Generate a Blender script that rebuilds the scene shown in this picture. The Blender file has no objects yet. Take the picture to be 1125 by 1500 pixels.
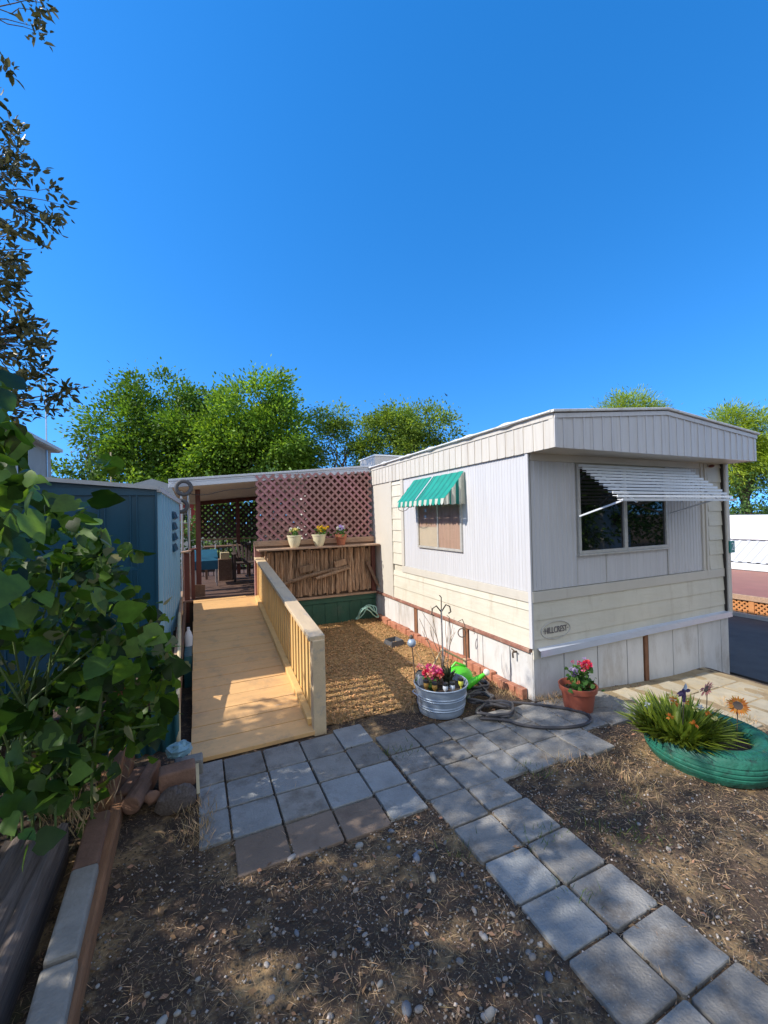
import bpy, math, random
import numpy as np
from mathutils import Vector, Matrix, noise as mnoise
random.seed(7); RNG = np.random.default_rng(11)
S = bpy.context.scene
COL = S.collection
rad = math.radians
# ------------------------------------------------------------------ camera
CAM = Vector((0.0, 0.0, 1.65))
YAW, PITCH, ROLL = 0.4279, 0.0136, -0.0224
fw = Vector((math.sin(YAW)*math.cos(PITCH), math.cos(YAW)*math.cos(PITCH), math.sin(PITCH)))
r0 = Vector((math.cos(YAW), -math.sin(YAW), 0)); u0 = r0.cross(fw)
rr = r0*math.cos(ROLL)+u0*math.sin(ROLL); uu = -r0*math.sin(ROLL)+u0*math.cos(ROLL)
cd = bpy.data.cameras.new("camera"); cam = bpy.data.objects.new("camera", cd); COL.objects.link(cam)
m = Matrix((rr, uu, -fw)).transposed().to_4x4(); m.translation = CAM
cam.matrix_world = m
cd.sensor_fit = 'VERTICAL'; cd.sensor_height = 24.0; cd.lens = 602.09/1500*24.0
cd.clip_start = 0.03; cd.clip_end = 2000
S.camera = cam
# ------------------------------------------------------------------ sky and sun
SUND = Vector((1.0, -0.06, -0.795)).normalized()          # the way the light travels
elev = math.asin(-SUND.z); srot = math.atan2(-SUND.x, -SUND.y)
w = bpy.data.worlds.new("World"); S.world = w; w.use_nodes = True
nt = w.node_tree; bg = nt.nodes["Background"]
sky = nt.nodes.new("ShaderNodeTexSky"); sky.sky_type = 'NISHITA'; sky.sun_disc = False
sky.sun_elevation = elev; sky.sun_rotation = srot
sky.air_density = 1.0; sky.dust_density = 0.15; sky.ozone_density = 3.2; sky.altitude = 0
# even clear sky overhead in front; behind the photographer an added pale glow fills the shaded front
wtc = nt.nodes.new("ShaderNodeTexCoord")
wad = nt.nodes.new("ShaderNodeVectorMath"); wad.operation = 'ADD'; wad.inputs[1].default_value = (0, 0, .24); nt.links.new(wtc.outputs['Generated'], wad.inputs[0])
wno = nt.nodes.new("ShaderNodeVectorMath"); wno.operation = 'NORMALIZE'; nt.links.new(wad.outputs[0], wno.inputs[0]); nt.links.new(wno.outputs[0], sky.inputs[0])
hs = nt.nodes.new("ShaderNodeHueSaturation"); hs.inputs['Saturation'].default_value = 1.34; hs.inputs['Hue'].default_value = .503; hs.inputs['Value'].default_value = 1.16
nt.links.new(sky.outputs[0], hs.inputs['Color'])
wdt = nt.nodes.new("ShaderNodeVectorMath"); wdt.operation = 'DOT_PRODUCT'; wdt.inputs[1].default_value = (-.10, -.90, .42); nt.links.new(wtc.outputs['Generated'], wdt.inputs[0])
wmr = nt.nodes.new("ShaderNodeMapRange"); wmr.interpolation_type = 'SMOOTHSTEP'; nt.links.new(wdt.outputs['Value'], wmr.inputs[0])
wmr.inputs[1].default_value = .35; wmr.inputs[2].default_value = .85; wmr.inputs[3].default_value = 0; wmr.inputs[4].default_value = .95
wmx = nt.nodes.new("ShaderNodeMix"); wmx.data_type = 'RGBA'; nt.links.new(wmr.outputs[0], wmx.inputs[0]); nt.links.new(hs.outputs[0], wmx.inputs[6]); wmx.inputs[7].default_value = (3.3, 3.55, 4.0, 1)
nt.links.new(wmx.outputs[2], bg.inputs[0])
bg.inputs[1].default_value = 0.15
sl = bpy.data.lights.new("sun", 'SUN'); sl.energy = 2.9; sl.angle = rad(0.53); sl.color = (1.0, 0.935, 0.84)
so = bpy.data.objects.new("sun", sl); COL.objects.link(so)
so.rotation_euler = SUND.to_track_quat('-Z', 'Y').to_euler(); so.location = (-8, 2, 8)
S.view_settings.view_transform = 'Standard'; S.view_settings.look = 'None'
S.view_settings.exposure = .95; S.view_settings.gamma = 1.0
# ------------------------------------------------------------------ materials
def ramp_node(nt, pos):
    n = nt.nodes.new("ShaderNodeValToRGB")
    n.color_ramp.elements[0].position = pos[0]; n.color_ramp.elements[1].position = pos[1]
    return n
def M(name, col, rough=.6, var=.12, vs=4, st=(1, 1, 1), bump=0., bs=60, metal=0., spec=.5, dirt=None, isl=0., obr=0., trans=0., det=6, coat=0., bst=None, bd=.01):
    """procedural surface: base colour with noise variation, optional dirt patches, fine grain, per-leaf or per-object variation, bump"""
    mt = bpy.data.materials.new(name); mt.use_nodes = True
    nt = mt.node_tree; N = nt.nodes; L = nt.links
    b = N["Principled BSDF"]; b.inputs['Roughness'].default_value = rough
    b.inputs['Metallic'].default_value = metal; b.inputs['Specular IOR Level'].default_value = spec
    b.inputs['Coat Weight'].default_value = coat
    tc = N.new("ShaderNodeTexCoord"); oi = N.new("ShaderNodeObjectInfo")
    ad = N.new("ShaderNodeVectorMath"); ad.operation = 'MULTIPLY_ADD'
    L.new(oi.outputs['Random'], ad.inputs[0]); ad.inputs[1].default_value = (37, 23, 51); L.new(tc.outputs['Object'], ad.inputs[2])
    mp = N.new("ShaderNodeMapping"); mp.inputs['Scale'].default_value = st; L.new(ad.outputs[0], mp.inputs[0])
    no = N.new("ShaderNodeTexNoise"); no.inputs['Scale'].default_value = vs; no.inputs['Detail'].default_value = det; no.inputs['Roughness'].default_value = .65
    L.new(mp.outputs[0], no.inputs['Vector'])
    rp = ramp_node(nt, (.3, .7)); L.new(no.outputs['Fac'], rp.inputs[0])
    rp.color_ramp.elements[0].color = [max(0, c*(1-var)) for c in col]+[1]
    rp.color_ramp.elements[1].color = [min(1, c*(1+var)) for c in col]+[1]
    out = rp.outputs[0]
    def mix(a, bcol, fac, mode='MIX'):
        x = N.new("ShaderNodeMix"); x.data_type = 'RGBA'; x.blend_type = mode
        L.new(fac, x.inputs[0]); L.new(a, x.inputs[6])
        if isinstance(bcol, (tuple, list)): x.inputs[7].default_value = tuple(bcol)+(1,)
        else: L.new(bcol, x.inputs[7])
        return x.outputs[2]
    for d in (dirt or []):
        dc, lo, hi, sc, dst = d
        m2 = N.new("ShaderNodeMapping"); m2.inputs['Scale'].default_value = dst; L.new(ad.outputs[0], m2.inputs[0])
        n2 = N.new("ShaderNodeTexNoise"); n2.inputs['Scale'].default_value = sc; n2.inputs['Detail'].default_value = 7; n2.inputs['Roughness'].default_value = .7
        L.new(m2.outputs[0], n2.inputs['Vector'])
        r2 = ramp_node(nt, (lo, hi)); L.new(n2.outputs['Fac'], r2.inputs[0])
        out = mix(out, dc, r2.outputs[0])
    if isl or obr:
        h = N.new("ShaderNodeHueSaturation"); mr = N.new("ShaderNodeMapRange")
        if isl:
            ge = N.new("ShaderNodeNewGeometry"); L.new(ge.outputs['Random Per Island'], mr.inputs[0])
        else: L.new(oi.outputs['Random'], mr.inputs[0])
        a = isl or obr
        mr.inputs[3].default_value = 1-a; mr.inputs[4].default_value = 1+a
        L.new(mr.outputs[0], h.inputs['Value']); L.new(out, h.inputs['Color'])
        if isl:
            mr2 = N.new("ShaderNodeMapRange"); L.new(ge.outputs['Random Per Island'], mr2.inputs[0])
            mr2.inputs[3].default_value = .515; mr2.inputs[4].default_value = .48; L.new(mr2.outputs[0], h.inputs['Hue'])
        out = h.outputs[0]
    L.new(out, b.inputs['Base Color'])
    if bump:
        m3 = N.new("ShaderNodeMapping"); m3.inputs['Scale'].default_value = bst or st; L.new(ad.outputs[0], m3.inputs[0])
        n3 = N.new("ShaderNodeTexNoise"); n3.inputs['Scale'].default_value = bs; n3.inputs['Detail'].default_value = 5
        L.new(m3.outputs[0], n3.inputs['Vector'])
        bp = N.new("ShaderNodeBump"); bp.inputs['Strength'].default_value = min(1, bump); bp.inputs['Distance'].default_value = bd
        L.new(n3.outputs['Fac'], bp.inputs['Height']); L.new(bp.outputs[0], b.inputs['Normal'])
    if trans:
        t = N.new("ShaderNodeBsdfTranslucent"); ms = N.new("ShaderNodeMixShader"); ms.inputs[0].default_value = trans
        hh = N.new("ShaderNodeHueSaturation"); hh.inputs['Value'].default_value = 1.5; hh.inputs['Saturation'].default_value = 1.1; hh.inputs['Hue'].default_value = .485
        L.new(out, hh.inputs['Color']); L.new(hh.outputs[0], t.inputs[0])
        L.new(b.outputs[0], ms.inputs[1]); L.new(t.outputs[0], ms.inputs[2])
        L.new(ms.outputs[0], N["Material Output"].inputs['Surface'])
    return mt
def glass(name, tint=(1, 1, 1), refl=.12):
    mt = bpy.data.materials.new(name); mt.use_nodes = True; nt = mt.node_tree; N = nt.nodes; L = nt.links
    N.remove(N["Principled BSDF"])
    t = N.new("ShaderNodeBsdfTransparent"); t.inputs[0].default_value = tint+(1,)
    g = N.new("ShaderNodeBsdfGlossy"); g.inputs['Roughness'].default_value = .03
    f = N.new("ShaderNodeFresnel"); f.inputs[0].default_value = 1.5
    ms = N.new("ShaderNodeMixShader"); L.new(f.outputs[0], ms.inputs[0]); L.new(t.outputs[0], ms.inputs[1]); L.new(g.outputs[0], ms.inputs[2])
    L.new(ms.outputs[0], N["Material Output"].inputs['Surface']); return mt
BR = (.16, .11, .07)
V1 = (1, 1, .12)      # streaks run down the wall
mt = {}
mt['alu'] = M('aged white aluminium', (.565, .56, .565), .42, .07, 5, (6, 6, .25), .35, 5, spec=.4, bst=(1, 1, .4), bd=.02, dirt=[((.44, .42, .39), .6, .85, 4.5, (7, 7, .12)), ((.42, .36, .27), .66, .85, 2.2, (1, 1, .4))])
mt['cream'] = M('cream siding paint', (.64, .60, .49), .5, .07, 3, (1, 1, .5), .4, 3.5, bd=.03, bst=(.7, .7, 2), dirt=[((.43, .37, .27), .55, .85, 3, (2, 2, .4)), ((.30, .22, .14), .66, .8, 16, (1, 1, 1))])
mt['ivory'] = M('ivory trim paint', (.58, .54, .46), .5, .06, 3, (1, 1, .4), .1, 50, dirt=[((.40, .33, .25), .62, .86, 3, (2, 2, .3))])
mt['fascia'] = M('fascia enamel', (.60, .56, .49), .45, .07, 3, (2, 2, .3), .15, 8, dirt=[((.38, .31, .24), .52, .85, 4, (7, 7, .25)), ((.3, .2, .13), .66, .8, 14, (1, 1, 1))])
mt['fasciafront'] = M('grey fascia enamel', (.64, .62, .61), .4, .06, 3, (2, 2, .3), .15, 8, dirt=[((.40, .36, .32), .52, .85, 4, (7, 7, .25))])
mt['skirt'] = M('white skirting paint', (.63, .62, .60), .65, .1, 5, (1, 1, .4), .3, 12, dirt=[((.36, .31, .25), .5, .8, 3, (1.5, 1.5, .5)), ((.3, .24, .18), .66, .8, 22, (1, 1, 1))])
mt['roof'] = M('white roof coating', (.72, .71, .68), .55, .1, 6, bump=.3, bs=25, dirt=[((.4, .36, .3), .55, .75, 9, (1, 1, 1))])
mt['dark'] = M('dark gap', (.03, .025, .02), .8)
mt['rust'] = M('rust brown trim', (.27, .12, .085), .7, .3, 12, (1, 1, 1), .3, 40, dirt=[((.45, .30, .22), .5, .75, 8, (1, 1, 1))])
mt['rustboard'] = M('rusty board', (.22, .10, .05), .8, .3, 10, (4, 4, 1), .3, 40)
mt['brickedge'] = M('brick red edging', (.42, .17, .10), .8, .2, 14, bump=.5, bs=50, dirt=[((.5, .33, .2), .55, .8, 12, (1, 1, 1))])
mt['flash'] = M('blue white flashing', (.66, .70, .78), .3, .06, 5, (1, 3, 3), metal=.35)
mt['chrome'] = M('bare aluminium', (.62, .62, .62), .35, .1, 10, metal=.8)
mt['frame'] = M('window frame aluminium', (.55, .53, .48), .45, .12, 20, metal=.3)
mt['darkglass'] = M('dark window glass', (.006, .007, .007), .02, 0, spec=.75)
mt['glass'] = glass('window glass')
mt['curtain'] = M('pink curtain', (.50, .35, .27), .9, .12, 6, (6, 6, .3), trans=.2)
mt['screen'] = M('beige blind', (.50, .43, .33), .9, .06, 8)
mt['awngreen'] = M('green awning fabric', (.012, .30, .22), .55, .2, 4, (1, 1, 1), .2, 30, dirt=[((.30, .50, .44), .64, .8, 14, (1, 1, 1))], trans=.15)
mt['awnwhite'] = M('off white awning fabric', (.62, .62, .53), .7, .15, 6, dirt=[((.35, .36, .30), .5, .8, 6, (1, 1, 1))], trans=.2)
mt['awnstripe'] = M('dark green awning stripe', (.008, .2, .16), .55, .2, 4, trans=.15)
mt['slat'] = M('white slat enamel', (.74, .75, .76), .35, .06, 6, dirt=[((.4, .4, .38), .62, .85, 5, (1, 6, 6))])
mt['ramp'] = M('tan deck paint', (.74, .44, .185), .55, .09, 5, (.5, 3, 3), .18, 60, dirt=[((.40, .26, .15), .52, .8, 4, (1, 1, 1)), ((.78, .60, .40), .64, .74, 9, (.4, 2, 2)), ((.30, .21, .14), .62, .72, 30, (.5, 2, 2))])
mt['rail'] = M('tan rail paint', (.74, .47, .18), .6, .09, 6, (2, 2, .5), .2, 60, dirt=[((.36, .25, .17), .62, .8, 8, (1, 1, 1))])
mt['railcap'] = M('worn cap paint', (.62, .47, .29), .6, .1, 5, (3, .5, 3), .3, 50, dirt=[((.34, .30, .27), .55, .75, 5, (2, .7, 2))])
mt['oldwood'] = M('old brown wood', (.17, .10, .065), .8, .3, 6, (8, 1, 8), .4, 40, dirt=[((.30, .23, .18), .55, .75, 6, (6, 1, 6))])
mt['ledge'] = M('weathered ledge wood', (.42, .27, .175), .75, .2, 6, (.8, 6, 6), .4, 40, dirt=[((.25, .16, .11), .5, .75, 5, (1, 4, 4))])
mt['redpost'] = M('dark red stain', (.13, .040, .030), .6, .25, 5, (4, 4, .6), .3, 40)
mt['lattice'] = M('pink brown lattice stain', (.40, .20, .185), .75, .15, 6, bump=.2, bs=60, isl=.12)
mt['latdark'] = M('dark lattice', (.06, .04, .035), .8, .2, 6)
mt['log'] = M('split log bark', (.33, .205, .125), .9, .5, 9, (5, 5, .7), .9, 30, bst=(3, 3, .5), obr=.35, dirt=[((.56, .42, .30), .52, .7, 8, (6, 6, .6)), ((.09, .05, .03), .55, .7, 7, (5, 5, .5))])
mt['greenboard'] = M('dark green board paint', (.020, .085, .055), .6, .2, 5, (1, 1, .5), .2, 50, dirt=[((.07, .10, .08), .58, .8, 5, (1, 1, 1))])
mt['carport'] = M('white gutter metal', (.62, .64, .68), .4, .06, 4, (.5, 3, 3), dirt=[((.35, .35, .36), .6, .85, 3, (.5, 3, 3))])
mt['soffit'] = M('cream ceiling panel', (.84, .78, .66), .6, .06, 4)
mt['deckbrown'] = M('brown deck boards', (.12, .068, .048), .7, .15, 5, (.6, 4, 4), .2, 50)
mt['rubber'] = M('grey rubber', (.075, .075, .08), .7, .2, 20, bump=.3, bs=60)
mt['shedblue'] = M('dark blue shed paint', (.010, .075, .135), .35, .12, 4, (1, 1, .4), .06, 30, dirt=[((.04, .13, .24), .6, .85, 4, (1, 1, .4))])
mt['shedside'] = M('pale blue shed side', (.21, .41, .54), .45, .07, 4, (3, 3, .3), .06, 30, dirt=[((.18, .28, .36), .58, .85, 4, (3, 3, .3))])  # side wall given a paler blue than the front wall
mt['shedtrim'] = M('pale shed trim', (.48, .50, .52), .45, .08, 6)
mt['shedroof'] = M('grey shed roof', (.42, .44, .45), .5, .1, 6)
mt['soil'] = None
mt['terra'] = M('terracotta', (.40, .13, .065), .7, .12, 9, bump=.1, dirt=[((.5, .28, .18), .6, .85, 6, (1, 1, 1))])
mt['terraplastic'] = M('terracotta plastic', (.36, .095, .055), .45, .1, 6, dirt=[((.42, .2, .13), .6, .85, 7, (1, 1, 1))])
mt['potcream'] = M('cream pot glaze', (.70, .63, .42), .5, .05, 8)
mt['galv'] = M('galvanised steel', (.33, .40, .49), .42, .2, 9, metal=.35, bump=.08, bs=20, dirt=[((.5, .55, .6), .55, .7, 6, (1, 1, 1))])
mt['pottingsoil'] = M('potting soil', (.06, .04, .028), .95, .4, 40, bump=1, bs=90)
mt['tyre'] = M('green painted rubber', (.014, .12, .078), .55, .3, 7, bump=.7, bs=30, dirt=[((.010, .035, .028), .54, .66, 9, (1, 1, 1)), ((.08, .26, .20), .58, .8, 5, (1, 1, 1)), ((.16, .13, .08), .62, .8, 6, (1, 1, 1)), ((.02, .02, .018), .64, .7, 45, (1, 1, 1))])
mt['paver'] = M('grey concrete paver', (.235, .222, .198), .9, .22, 7, bump=.7, bs=90, obr=.22, dirt=[((.10, .08, .06), .50, .72, 5, (1, 1, 1)), ((.34, .345, .35), .62, .68, 110, (1, 1, 1)), ((.10, .10, .10), .64, .7, 70, (1, 1, 1))])
mt['paverblue'] = M('blue grey concrete paver', (.265, .272, .265), .9, .18, 7, bump=.7, bs=90, obr=.12, dirt=[((.12, .10, .08), .54, .76, 5, (1, 1, 1)), ((.42, .44, .46), .62, .68, 110, (1, 1, 1)), ((.12, .12, .12), .64, .7, 70, (1, 1, 1))])
mt['paverbrown'] = M('brown concrete paver', (.20, .145, .105), .9, .15, 5, bump=.5, bs=100, obr=.1, dirt=[((.10, .07, .05), .55, .8, 4, (1, 1, 1))])
mt['patiopaver'] = M('dusty patio paver', (.42, .365, .265), .9, .15, 6, bump=.4, bs=90, obr=.07, dirt=[((.46, .35, .19), .5, .72, 5, (1, 1, 1)), ((.20, .17, .12), .58, .75, 8, (1, 1, 1)), ((.30, .29, .12), .66, .8, 4, (1, 1, 1))])
mt['concrete'] = M('pale concrete block', (.27, .25, .215), .9, .2, 8, bump=.5, bs=70, dirt=[((.2, .17, .14), .55, .75, 6, (1, 1, 1))])
mt['brick'] = M('dusty brown brick', (.21, .115, .075), .9, .25, 12, bump=.6, bs=60, obr=.15)
mt['timber'] = M('orange brown edging timber', (.27, .13, .06), .8, .3, 6, (8, .8, 8), .5, 40)
mt['tie'] = M('railway tie wood', (.17, .135, .115), .9, .5, 6, (14, .8, 14), 1., 30, bst=(18, .8, 18))
mt['stone'] = M('pebble stone', (.25, .225, .20), .8, .25, 8, bump=.2, obr=.35)
mt['asphalt'] = M('asphalt', (.065, .063, .06), .85, .2, 3, bump=.3, bs=150)
mt['hose'] = M('grey black hose', (.055, .052, .055), .4, .25, 14, spec=.4)
mt['hosegreen'] = M('pale green hose', (.28, .48, .40), .35, .25, 10)
mt['lime'] = M('lime green plastic', (.10, .62, .03), .35, .05, 5, trans=.15)
mt['black'] = M('black plastic', (.015, .015, .015), .4, .1)
mt['amber'] = M('amber plastic', (.45, .25, .06), .35, .1)
mt['whiteplastic'] = M('white plastic', (.62, .66, .72), .4, .06)
mt['yellowplastic'] = M('yellow plastic', (.55, .55, .08), .35, .08)
mt['iron'] = M('rusty iron rod', (.10, .07, .05), .7, .3, 20)
mt['stick'] = M('dry stick', (.30, .21, .13), .85, .25, 20)
mt['palewood'] = M('pale wood stake', (.55, .45, .27), .8, .15, 10)
mt['stem'] = M('green stem', (.10, .15, .04), .6, .2, 10)
mt['bark'] = M('grey brown bark', (.12, .09, .065), .9, .35, 8, (3, 3, .8), .8, 25)
for nm, c, tr in [('pink', (.62, .10, .22), .3), ('red', (.62, .035, .05), .3), ('yellow', (.72, .50, .02), .3), ('lavender', (.50, .38, .62), .3),
                  ('paleyellow', (.72, .66, .25), .3), ('orange', (.62, .24, .03), .25), ('purple', (.05, .03, .09), .1), ('white', (.75, .74, .68), .3), ('salmon', (.7, .32, .25), .3)]:
    mt['f_'+nm] = M(nm+' petal', c, .6, .12, 20, isl=.15, trans=tr)
def leafmat(name, col, isl=.45, trans=.35, rough=.5, spec=.3, var=.15, vs=3): return M(name, col, rough, var, vs, isl=isl, trans=trans, spec=spec)
mt['vine'] = leafmat('vine leaf', (.058, .130, .018), .8, .4, .45, .4, .35, 14)
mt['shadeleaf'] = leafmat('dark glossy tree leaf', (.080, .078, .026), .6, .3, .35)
mt['ash'] = leafmat('bright tree leaf', (.16, .29, .04), .4, .42, var=.5, vs=.9)
mt['ashdark'] = leafmat('deep green tree leaf', (.10, .20, .028), .4, .38, var=.6, vs=.8)
mt['olive'] = leafmat('olive tree leaf', (.18, .28, .045), .4, .4, var=.4, vs=.9)
mt['pine'] = leafmat('yellow green pine needle', (.26, .36, .035), .4, .35, var=.35, vs=1.)
mt['hedge'] = leafmat('hedge leaf', (.09, .17, .04), .5, .3)
mt['drytree'] = leafmat('sparse tree leaf', (.17, .16, .06), .5, .3)
mt['strap'] = leafmat('strap leaf', (.20, .27, .035), .65, .3, .35)
mt['aloe'] = leafmat('aloe leaf', (.07, .09, .05), .3, .1)
mt['smallleaf'] = leafmat('small green leaf', (.06, .15, .03), .4, .3)
mt['straw'] = M('dry straw', (.44, .31, .155), .9, .2, 5, isl=.6)
mt['chips'] = M('bark chips', (.42, .25, .095), .9, .25, 8, isl=.6)
mt['wallbeige'] = M('beige stucco', (.50, .46, .41), .8, .06, 4, bump=.2)
mt['redwall'] = M('red painted wall', (.42, .06, .05), .7, .1, 4)
mt['nwhite'] = M('white sheet metal', (.78, .78, .76), .5, .04, 3)
mt['ngrey'] = M('grey ribbed sheet', (.52, .54, .57), .45, .05, 3)
mt['redbrown'] = M('red brown deck stain', (.29, .105, .07), .55, .12, 3)
mt['latorange'] = M('orange lattice stain', (.52, .22, .075), .7, .12, 6)
mt['kerb'] = M('pale concrete kerb', (.5, .44, .36), .9, .1, 5)
mt['signgreen'] = M('green sign enamel', (.01, .22, .19), .35, .04)
mt['bluefoil'] = M('crumpled blue plastic', (.20, .36, .44), .4, .25, 20, bump=.8, bs=30)
mt['bluecloth'] = M('blue cloth', (.008, .09, .16), .7, .15, 8)
mt['teal'] = M('teal corrugated plastic', (.02, .10, .12), .4, .3, 4, (6, 6, .6), dirt=[((.14, .25, .24), .6, .75, 4, (8, 8, .4))])
mt['label'] = M('worn emblem grey', (.17, .15, .15), .7, .2, 30)
# ------------------------------------------------------------------ mesh building
ORG = {}
class MB:
    def __init__(s): s.v = []; s.f = []
    def add(s, vs, fs):
        o = len(s.v); s.v.extend([tuple(p) for p in vs]); s.f.extend([tuple(i+o for i in f) for f in fs])
    def box(s, x0, x1, y0, y1, z0, z1):
        s.add([(x0, y0, z0), (x1, y0, z0), (x1, y1, z0), (x0, y1, z0), (x0, y0, z1), (x1, y0, z1), (x1, y1, z1), (x0, y1, z1)],
              [(0, 3, 2, 1), (4, 5, 6, 7), (0, 1, 5, 4), (1, 2, 6, 5), (2, 3, 7, 6), (3, 0, 4, 7)]); return s
    def beam(s, p0, p1, wd, ht, up=(0, 0, 1)):
        p0 = Vector(p0); p1 = Vector(p1); d = (p1-p0).normalized(); up = Vector(up)
        a = d.cross(up)
        if a.length < 1e-4: a = d.cross(Vector((1, 0, 0)))
        a.normalize(); b = a.cross(d).normalized(); a *= wd/2; b *= ht/2
        s.add([p0-a-b, p0+a-b, p0+a+b, p0-a+b, p1-a-b, p1+a-b, p1+a+b, p1-a+b],
              [(0, 3, 2, 1), (4, 5, 6, 7), (0, 1, 5, 4), (1, 2, 6, 5), (2, 3, 7, 6), (3, 0, 4, 7)]); return s
    def tube(s, pts, r, n=8, closed=False):
        pts = [Vector(p) for p in pts]; k = len(pts); rs = r if isinstance(r, (list, tuple)) else [r]*k
        ref = None; rings = []
        for i in range(k):
            if closed: t = pts[(i+1) % k]-pts[i-1]
            else: t = pts[min(i+1, k-1)]-pts[max(i-1, 0)]
            t.normalize()
            if ref is None: ref = t.orthogonal().normalized()
            ref = (ref-t*ref.dot(t)); ref = ref.normalized() if ref.length > 1e-6 else t.orthogonal().normalized()
            b = t.cross(ref)
            rings.append([pts[i]+(ref*math.cos(2*math.pi*j/n)+b*math.sin(2*math.pi*j/n))*rs[i] for j in range(n)])
        vs = [p for q in rings for p in q]; fs = []
        for i in range(k if closed else k-1):
            i2 = (i+1) % k
            for j in range(n): fs.append((i*n+j, i*n+(j+1) % n, i2*n+(j+1) % n, i2*n+j))
        if not closed: fs += [tuple(range(n-1, -1, -1)), tuple((k-1)*n+j for j in range(n))]
        s.add(vs, fs); return s
    def lathe(s, c, prof, n=24, sx=1, sy=1, wob=0):
        vs = []; fs = []; k = len(prof)
        for (r, z) in prof:
            for j in range(n):
                a = 2*math.pi*j/n; q = r*(1+wob*math.sin(3*a+z*9))
                vs.append((c[0]+q*sx*math.cos(a), c[1]+q*sy*math.sin(a), c[2]+z))
        for i in range(k-1):
            for j in range(n): fs.append((i*n+j, i*n+(j+1) % n, (i+1)*n+(j+1) % n, (i+1)*n+j))
        s.add(vs, fs); return s
    def disc(s, c, r, n=24, sx=1, sy=1, nz=0):
        vs = [(c[0]+r*sx*math.cos(2*math.pi*j/n), c[1]+r*sy*math.sin(2*math.pi*j/n), c[2]) for j in range(n)]
        s.add(vs, [tuple(range(n))]); return s
    def blob(s, c, r, n=10, k=7, sc=(1, 1, 1), jit=.0, seed=0):
        rg = random.Random(seed); vs = []; fs = []
        vs.append((0, 0, -1))
        for i in range(1, k):
            ph = math.pi*i/k
            for j in range(n):
                q = 1+rg.uniform(-jit, jit); vs.append((q*math.sin(ph)*math.cos(2*math.pi*j/n), q*math.sin(ph)*math.sin(2*math.pi*j/n), -q*math.cos(ph)))
        vs.append((0, 0, 1)); e = len(vs)-1
        for j in range(n): fs.append((0, 1+(j+1) % n, 1+j)); fs.append((e, 1+(k-2)*n+j, 1+(k-2)*n+(j+1) % n))
        for i in range(k-2):
            for j in range(n): fs.append((1+i*n+j, 1+i*n+(j+1) % n, 1+(i+1)*n+(j+1) % n, 1+(i+1)*n+j))
        s.add([(c[0]+v[0]*r*sc[0], c[1]+v[1]*r*sc[1], c[2]+v[2]*r*sc[2]) for v in vs], fs); return s
    def poly(s, pts, off):
        """extruded polygon: pts in order, off the thickness vector"""
        n = len(pts); off = Vector(off); a = [Vector(p) for p in pts]
        s.add(a+[p+off for p in a], [tuple(range(n-1, -1, -1)), tuple(range(n, 2*n))]+[(i, (i+1) % n, n+(i+1) % n, n+i) for i in range(n)]); return s
    def sheet(s, prof, axis, a0, a1):
        """profile (list of 3-D points) swept along axis vector from a0 to a1"""
        ax = Vector(axis); vs = [Vector(p)+ax*a0 for p in prof]+[Vector(p)+ax*a1 for p in prof]; n = len(prof)
        s.add(vs, [(i, i+1, n+i+1, n+i) for i in range(n-1)]); return s
    def build(s, name, mat, parent=None, bevel=0, smooth=False, base=None):
        me = bpy.data.meshes.new(name)
        V = np.array([tuple(p) for p in s.v], float)
        if parent is not None: org = ORG[parent]
        elif base is not None: org = np.array(base, float)
        else: org = np.array([(V[:, 0].min()+V[:, 0].max())/2, (V[:, 1].min()+V[:, 1].max())/2, V[:, 2].min()])
        me.from_pydata((V-org).tolist(), [], s.f); me.update()
        o = bpy.data.objects.new(name, me); COL.objects.link(o)
        me.materials.append(mt[mat] if isinstance(mat, str) else mat)
        if parent is not None: o.parent = parent
        else: o.location = org
        ORG[o] = org
        if smooth:
            me.polygons.foreach_set('use_smooth', [True]*len(me.polygons)); me.set_sharp_from_angle(angle=rad(40))
        if bevel:
            b = o.modifiers.new('bevel', 'BEVEL'); b.width = bevel; b.segments = 2; b.limit_method = 'ANGLE'; b.angle_limit = rad(40)
        return o
def tag(o, label=None, cat=None, group=None, kind=None):
    if label: o['label'] = label
    if cat: o['category'] = cat
    if group: o['group'] = group
    if kind: o['kind'] = kind
    return o
def thing(name, label, cat, loc, group=None):
    o = bpy.data.objects.new(name, None); COL.objects.link(o); o.location = loc; o.empty_display_size = .1
    ORG[o] = np.array(loc, float); return tag(o, label, cat, group)
def dup(root, loc, rz=0, label=None, group=None):
    r = root.copy(); COL.objects.link(r); r.location = loc; r.rotation_euler = (0, 0, rz)
    if label: r['label'] = label
    if group: r['group'] = group
    for ch in root.children:
        c = ch.copy(); COL.objects.link(c); c.parent = r
        for g in ch.children:
            d = g.copy(); COL.objects.link(d); d.parent = c
    return r
def npmesh(name, V, F, mat, parent=None, base=None):
    """fast mesh from arrays: V (n,3), F (m,k)"""
    me = bpy.data.meshes.new(name); V = np.asarray(V, np.float32); F = np.asarray(F, np.int32)
    org = ORG[parent] if parent is not None else np.array(base if base is not None else (0, 0, 0), float)
    k = F.shape[1]
    me.vertices.add(len(V)); me.vertices.foreach_set('co', (V-org).astype(np.float32).ravel())
    me.loops.add(F.size); me.loops.foreach_set('vertex_index', F.ravel())
    me.polygons.add(len(F)); me.polygons.foreach_set('loop_start', np.arange(0, F.size, k, dtype=np.int32))
    me.update(calc_edges=True); me.materials.append(mt[mat])
    o = bpy.data.objects.new(name, me); COL.objects.link(o)
    if parent is not None: o.parent = parent
    else: o.location = org
    ORG[o] = org; return o
def unit(a): return a/np.maximum(np.linalg.norm(a, axis=-1, keepdims=True), 1e-9)
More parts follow.
